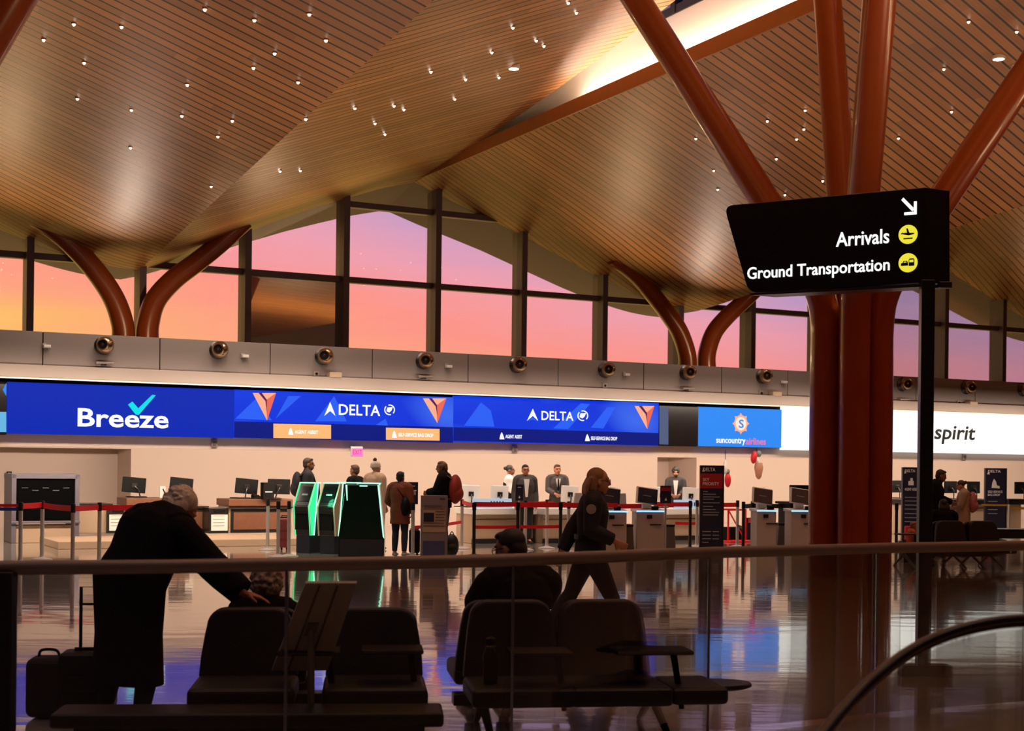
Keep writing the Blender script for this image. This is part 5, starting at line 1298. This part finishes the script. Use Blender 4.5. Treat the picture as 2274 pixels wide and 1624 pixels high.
    mb.tube([V['neck']-(V['neck']-V['chest'])*.15, V['neck'], hd-(hd-V['neck'])*.35], [.062, .057, .054], 14)
    mb.ell((0, -.012, .028), (.074, .093, .090), 20, 14, HM); mb.ell((0, .018, -.035), (.060, .070, .078), 18, 12, HM); mb.ell((0, .052, -.088), (.030, .028, .024), 12, 8, HM)
    mb.tube([(0, .082, .02), (0, .100, -.012), (0, .106, -.028)], [.010, .013, .015], 10, HM); mb.ell((0, .088, -.062), (.024, .012, .012), 10, 8, HM); mb.ell((0, .079, .032), (.05, .014, .012), 12, 8, HM)
    for s_ in (-1, 1): mb.ell((s_*.077, -.008, -.012), (.010, .022, .034), 10, 8, HM)
    for s_, n in ((-1, 'l'), (1, 'r')):
        wr, el = V[n+'wr'], V[n+'el']; d = Vector(V[n+'h']) if V[n+'h'] else (wr-el); pm = Vector(V[n+'p']) if V[n+'p'] else Vector((-s_, .25, 0))
        hand(mb, wr+d.normalized()*.02, d, pm, s_, V['curl'])
        a, t = V[n+'an'], V[n+'to']; mb.tube([a+(a-t)*.35+Vector((0, 0, -.03)), a+(t-a)*.3, t], [.026, .032, .02], 12)
    me = fuse(mb, voxel, 2)
    m, sc_ = skin('skin %d' % sum(sk), sk)
    ca = me.color_attributes.new('complexion', 'FLOAT_COLOR', 'POINT'); inv = HM.inverted()
    dk = lin(hairc)
    for v in me.vertices:
        c = sc_
        q = inv @ v.co
        if q.y > .05 and abs(q.z) < .13:
            ex = min(math.hypot(q.x-.031, (q.z-.006)*1.6), math.hypot(q.x+.031, (q.z-.006)*1.6))
            if ex < .013: c = (.03, .02, .018)
            elif abs(abs(q.x)-.031) < .02 and abs(q.z-.032) < .006: c = tuple(.35*x+.65*y for x, y in zip(sc_, dk))
            elif abs(q.x) < .024 and abs(q.z+.062) < .009: c = (sc_[0]*.75, sc_[1]*.45, sc_[2]*.45)
            if beard and q.z < -.045 and not (abs(q.x) < .02 and abs(q.z+.062) < .007): c = dk
        ca.data[v.index].color = (*c, 1)
    link('body', me, m, o)
    # ----- clothing
    if bot and legs:
        mb = MB(); legs_(mb, .014, .97)
        pe = V['pel']; hx = (V['rhip']-V['lhip']).normalized(); up = (V['waist']-pe).normalized(); fy = up.cross(hx).normalized()*-1
        ringloft(mb, [(pe-up*.12, hx, fy, .12, .10), (pe-up*.04, hx, fy, .18, .128), (pe+up*.06, hx, fy, .172, .124), (pe+up*.12, hx, fy, .165, .12)], 24)
        link('trousers', fuse(mb, voxel, 2, 'trousers'), bot, o)
    if top:
        mb = MB()
        def ext(rr):
            if not coat_len: rr[0] = (rr[1][0]-(rr[2][0]-rr[1][0]).normalized()*.07, rr[1][1], rr[1][2], .178+hoff*.6, .128+hoff*.6); return rr
            p = rr[1][0]; bottom = Vector((p.x, p.y, coat_len)); mid = p*.5+bottom*.5
            return [(bottom, rr[1][1], Vector((0, -1, 0)), .215*coat_w, .165), (mid, rr[1][1], Vector((0, -1, 0)), .205*coat_w, .155)]+[(r[0], r[1], r[2], (r[3]+.008)*(coat_w if i < 3 else 1), r[4]+.008) for i, r in enumerate(rr[1:])]
        torso(mb, hoff, ext)
        if sleeves: arms(mb, hoff+.002, .98)
        link(top_name, fuse(mb, voxel, 7, top_name), top, o)
    if collar:
        nk = V['neck']; ax = (V['rsh']-V['lsh']).normalized(); d = (hd-nk).normalized(); fy = d.cross(ax).normalized()*-1
        mb = MB(); ringloft(mb, [(nk-d*.05, ax, fy, .105, .098), (nk+d*.0, ax, fy, .082, .080), (nk+d*.055, ax, fy, .072, .074), (nk+d*.055, ax, fy, .060, .060), (nk-d*.03, ax, fy, .060, .060)], 20)
        link('collar', fuse(mb, .007, 2, 'collar'), collar, o)
    if shoe and legs:
        for n in ('l', 'r'):
            a, t = V[n+'an'], V[n+'to']; mb = MB(); f = (t-a); f.z = 0; f.normalize(); b_ = Vector((a.x, a.y, a.z-.055))-f*.06
            mb.tube([b_, b_+f*.06+Vector((0, 0, .02)), b_+f*.15+Vector((0, 0, .0)), b_+f*.26+Vector((0, 0, t.z-a.z+.055))], [(.038, .036), (.044, .05), (.048, .038), (.034, .02)], 14)
            link('shoe', fuse(mb, .007, 2, 'shoe'), shoe, o)
    # ----- hair, hat
    mh = mat('hair %d %d %d' % hairc, hairc, .6, noise=.35, nscale=60)
    if hair:
        mb = MB()
        if hair in ('short', 'afro'):
            k = .0 if hair == 'short' else .018
            mb.ell((0, -.026, .045), (.080+k, .092+k, .085+k), 20, 14, HM); mb.ell((0, -.06, -.005), (.072+k, .055+k, .075), 16, 12, HM)
            mb.ell((0, .03, .092), (.058+k, .052, .028+k), 14, 8, HM)
            if k: 
                for i in range(40):
                    a, b = random.random()*2*PI, random.random()*1.3; mb.ell((.092*math.cos(a)*math.cos(b), -.02+.10*math.sin(a)*math.cos(b), .05+.10*math.sin(b)), (.018,)*3, 8, 6, HM)
        if hair == 'full':
            mb.ell((0, -.028, .045), (.086, .096, .088), 20, 14, HM); mb.ell((0, -.07, -.03), (.082, .05, .085), 16, 12, HM)
            for s_ in (-1, 1): mb.ell((s_*.074, -.03, -.01), (.022, .045, .065), 12, 8, HM)
            for i in range(70): a_, b_2 = random.random()*3.14+3.14, random.random()*1.8-.5; mb.ell((.086*math.cos(a_)*math.cos(b_2), -.03+.10*math.sin(a_)*math.cos(b_2), (.03+.10*math.sin(b_2))), (.008+.004*random.random(),)*3, 8, 6, HM)
        if hair == 'thin':
            mb.ell((0, -.03, .022), (.081, .082, .075), 20, 14, HM); mb.ell((0, -.07, -.02), (.07, .042, .06), 16, 10, HM)
            for s_ in (-1, 1): mb.ell((s_*.070, -.01, .012), (.018, .05, .045), 12, 8, HM)
            mb.ell((0, .0, .078), (.066, .07, .04), 16, 10, HM)
        if hair == 'long':
            mb.ell((0, -.030, .042), (.083, .090, .086), 20, 14, HM); mb.ell((0, -.078, -.045), (.080, .048, .105), 18, 12, HM)
            for s_ in (-1, 1): mb.ell((s_*.070, -.058, -.05), (.020, .036, .105), 14, 10, HM)
            for i in range(11): x = -.075+.015*i; mb.tube([(x, -.09, .03), (x*1.1, -.118, -.05), (x*1.15, -.122, -.11), (x*1.2, -.105, -.175)], [.018, .022, .017, .005], 8, HM)
        if hair == 'bun':
            mb.ell((0, -.022, .04), (.082, .095, .086), 20, 14, HM); mb.ell((0, -.125, .045), (.042, .04, .042), 14, 10, HM)
        if hair == 'curly':
            mb.ell((0, -.02, .03), (.095, .105, .10), 20, 14, HM)
            for i in range(300):
                a, b = random.random()*2*PI, -0.9+random.random()*2.4; x, y, z = .10*math.cos(a)*math.cos(b), -.02+.11*math.sin(a)*math.cos(b), .02+.115*math.sin(b)
                if y > .05 and z < .05: continue
                mb.ell((x, y, z), (.009+.008*random.random(),)*3, 8, 6, HM)
        link('hair', fuse(mb, .0055 if voxel < .008 else .007, 1 if hair == 'curly' else 3, 'hair'), mh, o)
    if hat == 'beanie':
        mb = MB(); mb.ell((0, -.015, .062), (.092, .106, .085), 20, 14, HM); mb.tube([(.0, -.012, .012), (0, -.014, .05)], [(.098, .11), (.096, .109)], 24, HM, flat=(0, 1, 0))
        h_ = link('knit_hat', fuse(mb, .007, 2, 'knit_hat'), mat('pale grey knit', (178, 160, 148), .9, noise=.3, nscale=80), o); mb = MB()
        mb.ell((0, -.03, .165), (.038,)*3, 12, 8, HM)
        for i in range(30): a, b = random.random()*6.28, random.random()*3-1.5; mb.ell((.034*math.cos(a)*math.cos(b), -.03+.034*math.sin(a)*math.cos(b), .165+.034*math.sin(b)), (.01,)*3, 6, 5, HM)
        link('pompom', fuse(mb, .006, 0, 'pompom'), mat('dark pompom', (60, 46, 42), .9), h_)
    if glasses:
        mb = MB()
        for s_ in (-1, 1):
            pts = [(s_*.032+.025*math.cos(a), .094, .006+.019*math.sin(a)) for a in [2*PI*i/14 for i in range(15)]]; mb.tube(pts, .003, 6, HM)
            mb.tube([(s_*.057, .093, .01), (s_*.079, .05, .012), (s_*.082, -.01, .006)], .003, 6, HM)
        mb.tube([(-.008, .097, .01), (.008, .097, .01)], .003, 6, HM); mb.build('glasses', mat('glasses frame', (24, 20, 20), .3, .4), o)
    if extras: extras(o, V, HM)
    return o
M_coat = mat('black wool coat', (9, 9, 9), .9, spec=.2, noise=.3, nscale=50); M_trsr = mat('black trousers', (15, 14, 15), .8); M_shoe = mat('black shoe leather', (14, 12, 12), .35)
M_jkt = mat('grey black jacket', (36, 34, 38), .8, noise=.4, nscale=25); M_unif = mat('dark uniform cloth', (20, 20, 26), .75); M_beigec = mat('beige winter coat', (170, 140, 118), .85, noise=.15, nscale=20)
M_rust = mat('rust brown coat', (112, 52, 24), .8, noise=.25, nscale=18); M_jean = mat('dark blue denim', (26, 30, 52), .8, noise=.3, nscale=60); M_shirt = mat('white shirt', (228, 222, 218), .7); M_suit = mat('charcoal suit', (52, 46, 46), .7)
def prop_mesh(nm, mb, m, o, vox=.012, sm_=3, label=None): return link(nm, fuse(mb, vox, sm_, nm), m, o, label=label)
def put(px, Y, z=0):
    p = at(px, 1100, Y); return Vector((p.x, p.y, z))
SEAT = lambda y0=0: dict()
# 1 stooping man, near left
Ym = 8.95
pm = put(306, Ym)
def ex_old(o, V, HM): pass
person('stooping white haired man in a long black coat leaning on the bench, left foreground', pm, 36,
  dict(pel=(0, -.06, .88), waist=(0.03, .02, 1.03), chest=(.03, .12, 1.18), neck=(.035, .23, 1.27), head=(.045, .30, 1.315), hp=-42, hy=22,
       lsh=(-.155, .13, 1.24), rsh=(.235, .13, 1.20), lel=(-.25, .14, .98), lwr=(-.22, .22, .72), rel=(.42, .23, .99), rwr=(.615, .30, .825), rh=(.72, .5, -.22), rp=(0, -.1, -1), curl=.22,
       lhip=(-.10, -.06, .86), rhip=(.10, -.06, .86), lkn=(-.14, -.03, .46), rkn=(.14, .0, .46), lan=(-.15, -.12, .09), ran=(.15, -.08, .09), lto=(-.17, .04, .03), rto=(.17, .08, .03)),
  1.02, (178, 112, 84), M_coat, M_trsr, M_shoe, (236, 214, 190), 'full', .0075, coat_len=.26, coat_w=1.28, collar=M_coat, hoff=.055, top_name='coat', head_s=1.1)
# 2 seated woman with curly grey hair
bb1 = Vector((b1.x, b1.y, 0)); bb2 = Vector((b2.x, b2.y, 0))
def seated(**k):
    d = dict(pel=(0, 0, .48), waist=(0, -.04, .62), chest=(0, -.03, .83), neck=(0, .0, .99), head=(0, .05, 1.12), lsh=(-.18, -.02, .95), rsh=(.18, -.02, .95), lel=(-.22, .10, .72), rel=(.22, .10, .72), lwr=(-.14, .30, .62), rwr=(.14, .30, .62), lh=(.2, .9, -.1), rh=(-.2, .9, -.1), lp=(0, 0, -1), rp=(0, 0, -1),
             lhip=(-.09, .03, .47), rhip=(.09, .03, .47), lkn=(-.11, .44, .47), rkn=(.11, .44, .47), lan=(-.11, .46, .09), ran=(.11, .46, .09), lto=(-.12, .6, .03), rto=(.12, .6, .03)); d.update(k); return d
p = put(592, 9.2)
person('seated person with curly grey hair in a dark top, on the left foreground bench', p, 12, seated(head=(0, .03, .86), neck=(0, -.01, .74), chest=(0, -.03, .62), waist=(0, -.02, .52), pel=(0, 0, .43), lsh=(-.17, -.02, .71), rsh=(.17, -.02, .71), lel=(-.22, .06, .52), rel=(.22, .06, .52), lwr=(-.12, .26, .50), rwr=(.12, .26, .50), lhip=(-.09, .03, .44), rhip=(.09, .03, .44), hy=-10),
  1.0, (170, 120, 96), M_coat, M_trsr, M_shoe, (164, 142, 122), 'curly', .0085, hoff=.02, top_name='top')
# 3 seated man with glasses
p = put(1150, 9.3)
person('seated dark haired man with glasses and dark jacket, on the right foreground bench', p, -22, seated(head=(-.03, .05, 1.04), neck=(0, -.02, .90), chest=(0, -.05, .76), waist=(0, -.04, .59), lsh=(-.19, -.03, .84), rsh=(.19, -.03, .84), hy=-38, hp=-14),
  1.06, (164, 112, 86), M_coat, M_trsr, M_shoe, (46, 32, 24), 'short', .0085, hoff=.04, glasses=True, collar=M_coat)
# 4 walking woman
Yw = 12.9
def ex_walk(o, V, HM):
    mb = MB(); q = V['lsh']*.0+Vector((-.0, 0, 0))
    sh, el = V['rsh'], V['rel']; c = sh+(el-sh)*.30; ax = Vector((1, -.35, .1)).normalized()
    m = Matrix.Translation(c+ax*.083) @ ax.to_track_quat('Z', 'Y').to_matrix().to_4x4(); mb.lathe([(.045, -.01), (.045, .006), (.0, .008)], 20, m); mb.build('sleeve_patch', mat('grey sleeve patch', (150, 140, 130), .7), o)
    mb = MB(); ringloft(mb, [(V['pel']+Vector((0, 0, .10)), (1, 0, 0), (0, 1, 0), .198, .15), (V['pel']+Vector((0, 0, .145)), (1, 0, 0), (0, 1, 0), .196, .148)], 24); mb.build('belt', M_shoe, o)
person('walking woman in a dark uniform with brown shoulder length hair and glasses', put(1312, Yw), 82,
  dict(pel=(0, 0, .90), waist=(0, .01, 1.05), chest=(0, .02, 1.24), neck=(0, .03, 1.40), head=(0, .075, 1.525), hp=-4, lsh=(-.17, .05, 1.35), rsh=(.17, -.01, 1.35), rel=(.22, -.04, 1.09), rwr=(.20, .17, 1.0), rh=(0, .85, -.5), rp=(-1, .2, 0), lel=(-.21, -.12, 1.10), lwr=(-.2, -.22, .88),
       lhip=(-.09, .0, .87), rhip=(.09, 0, .87), lkn=(-.09, -.16, .49), lan=(-.09, -.40, .15), lto=(-.09, -.30, .035), rkn=(.09, .19, .47), ran=(.09, .27, .085), rto=(.09, .42, .06), curl=.7),
  .995, (206, 148, 116), M_unif, M_trsr, M_shoe, (156, 112, 78), 'long', .0085, glasses=True, hoff=.028, collar=M_unif, extras=ex_walk)
# 5 grey jacketed man left of kiosks, with backpack
def backpack(c, m, w=.17, h=.25, d=.10):
    def f(o, V, HM):
        mb = MB(); cc = Vector(c); mb.ell(cc, (w, d, h), 18, 12); mb.ell(cc+Vector((0, -.03, -.08)), (w*.9, d, h*.55), 16, 10); prop_mesh('backpack', mb, m, o)
        for s_ in (-1, 1): MB().tube(arc_pts([(s_*.10, cc.y+.02, V['neck'].z-.08), (s_*.115, .0, V['neck'].z+.01), (s_*.12, .135, V['chest'].z), (s_*.14, .08, V['chest'].z-.2), (s_*.14, cc.y+.05, V['chest'].z-.26)], 5), [(.022, .006)]*21, 8).build('strap', m, o)
    return f
person('man in a mottled grey jacket looking right, left of the green-lit kiosks', put(683, 27.3), 75, dict(hy=10, lel=(-.25, .05, 1.14), lwr=(-.18, .22, 1.0)), 1.02, (150, 98, 72), M_jkt, M_trsr, M_shoe, (70, 54, 44), 'short', .011, hoff=.03, collar=M_jkt, extras=backpack((0, -.2, 1.22), M_jkt))
# 6 person behind kiosks: only the head shows
person('brown haired person whose head shows above the green-lit kiosks', put(788, 27.7), -60, dict(hy=0), .95, (168, 110, 84), M_coat, M_trsr, M_shoe, (92, 60, 44), 'short', .011, hoff=.02)
# 7 beanie
person('person in a pale bobble hat and beige coat behind the green-lit kiosks', put(833, 27.5), 40, dict(hy=10), .985, (180, 130, 104), M_beigec, M_trsr, M_shoe, (80, 60, 50), None, .011, coat_len=.55, hoff=.04, top_name='coat', hat='beanie', collar=M_beigec)
# 8 rust coat
def ex_bag(o, V, HM):
    mb = MB(); mb.ell((.16, -.10, 1.02), (.10, .12, .20), 16, 10); prop_mesh('shoulder_bag', mb, M_black, o); MB().tube(arc_pts([(.17, -.12, 1.15), (.02, -.16, 1.36), (-.13, .0, 1.45)], 6), [(.018, .006)]*13, 8).build('strap', M_black, o)
person('person in a rust brown coat with a dark shoulder bag, seen from behind', put(889, 25.6), 18, dict(hy=10, lel=(-.27, .02, 1.12), lwr=(-.2, .2, 1.0)), .885, (150, 104, 80), M_rust, M_jean, mat('pale trainers', (180, 170, 165), .6), (22, 18, 18), 'short', .011, coat_len=.66, hoff=.04, top_name='coat', extras=ex_bag)
# 9 man with red backpack
M_bp = mat('red orange backpack', (150, 44, 26), .7, noise=.2, nscale=12)
def ex_bp(o, V, HM):
    backpack((0, -.22, 1.20), M_bp, .18, .27, .12)(o, V, HM)
person('bald headed man in a dark jacket wearing a red orange backpack, facing left', put(985, 26.0), -78, dict(hy=-8, hp=-8, lel=(-.24, .08, 1.16), lwr=(-.10, .26, 1.14), rel=(.24, .08, 1.16), rwr=(.10, .26, 1.12), head=(0, .04, 1.59)), 1.01, (152, 98, 74), M_coat, M_trsr, M_shoe, (96, 68, 52), 'thin', .011, hoff=.035, collar=M_coat, extras=ex_bp)
c = base_at(1003, 1238); o = thing('backpack', 'black backpack standing on the floor right of the grey information stand', 'bag', c, .2)
mb = MB(); mb.ell((0, 0, .21), (.13, .11, .21), 18, 12); mb.ell((0, -.06, .15), (.10, .08, .12), 14, 10); prop_mesh('body', mb, M_fabric, o); MB().tube(arc_pts([(-.04, 0, .40), (0, 0, .46), (.04, 0, .40)], 5), .009, 6).build('handle', M_black, o)
# 10-12 attendants at the counters
def ex_tie(o, V, HM):
    fy = V['chest'].y+.155
    MB().prism([(-.055, 1.40), (.055, 1.40), (.0, 1.08)], fy-.03, fy+.006).build('shirt_front', M_shirt, o); MB().prism([(-.014, 1.395), (.014, 1.395), (.024, 1.16), (0, 1.11), (-.024, 1.16)], fy, fy+.012).build('tie', M_black, o)
def ex_lan(o, V, HM):
    fy = V['chest'].y+.155
    MB().prism([(-.06, 1.41), (.06, 1.41), (.022, 1.02), (-.022, 1.02)], fy-.03, fy+.004).build('shirt_front', M_shirt, o)
A_ = dict(lel=(-.22, .06, 1.14), lwr=(-.10, .28, 1.06), rel=(.22, .06, 1.14), rwr=(.10, .28, 1.06))
person('dark haired attendant in a dark waistcoat looking right, behind the counter', put(1131, 31.6), 95, dict(hy=5, **A_), .97, (120, 78, 58), M_shirt, M_trsr, M_shoe, (20, 16, 16), 'bun', .011, hoff=.02, top_name='shirt', extras=lambda o, V, HM: prop_mesh('waistcoat', (lambda mb: (ringloft(mb, [((0, 0, .95), (1, 0, 0), (0, 1, 0), .19, .145), ((0, 0, 1.10), (1, 0, 0), (0, 1, 0), .175, .135), ((0, .0, 1.28), (1, 0, 0), (0, 1, 0), .197, .15), ((0, -.01, 1.40), (1, 0, 0), (0, 1, 0), .14, .11)], 24), mb)[1])(MB()), M_black, o))
person('man in a dark open coat and white shirt standing at the counter, facing the hall', put(1166, 30.1), 168, dict(hy=0, **{}), .975, (176, 112, 82), M_suit, M_trsr, M_shoe, (24, 18, 18), 'short', .011, hoff=.03, top_name='coat', coat_len=.80, glasses=True, extras=ex_lan)
person('attendant in a grey suit and black tie standing behind the counter', put(1237, 31.8), 172, dict(hy=-8, **A_), .985, (196, 132, 104), M_suit, M_trsr, M_shoe, (66, 44, 34), 'short', .011, hoff=.022, top_name='suit_jacket', extras=ex_tie)
person('bearded attendant with curly black hair left of the red and navy totem', put(1500, 33.9), 185, dict(hy=0, **A_), .955, (160, 100, 74), M_jkt, M_trsr, M_shoe, (16, 12, 12), 'afro', .011, hoff=.022, beard=True, extras=ex_lan)
# 13-16 right side
person('person in a dark jacket leaning at the dark counter, right of the black sign post', put(2078, 27.6), 100, dict(head=(0, .10, 1.57), neck=(0, .05, 1.45), chest=(0, .02, 1.28), hp=-14, **A_), .985, (140, 94, 70), M_coat, M_jean, M_shoe, (50, 38, 34), 'short', .011, hoff=.03, collar=M_coat)
M_pinkbp = mat('dusty pink backpack', (178, 108, 100), .8, noise=.15, nscale=20)
person('woman with a hair bun, beige coat and pink backpack at the dark counter', put(2140, 28.2), -72, dict(hp=-14, head=(0, .07, 1.58), **A_), .86, (196, 138, 110), M_beigec, M_beigec, M_shoe, (66, 44, 38), 'bun', .011, coat_len=.6, hoff=.035, top_name='coat', extras=backpack((0, -.2, 1.2), M_pinkbp))
p = put(2096, 24.9)
person('person with long black hair seated on the far bench at the right', p, 5, seated(), .93, (120, 80, 60), M_coat, M_trsr, M_shoe, (16, 13, 13), 'long', .011, hoff=.03)
p = put(2026, 25.6)
person('child in an orange top seated between the tree column and the sign post', p, 90, seated(), .58, (190, 120, 86), mat('orange top', (196, 104, 54), .8), M_redp, M_shoe, (150, 84, 50), 'short', .011, hoff=.02, top_name='top')
b_ = small_box('bench_block', 'low dark block seat under the orange topped child', 'seat', Vector((p.x-.02, p.y, 0)), 0, (.34, .34, .215), M_dark)
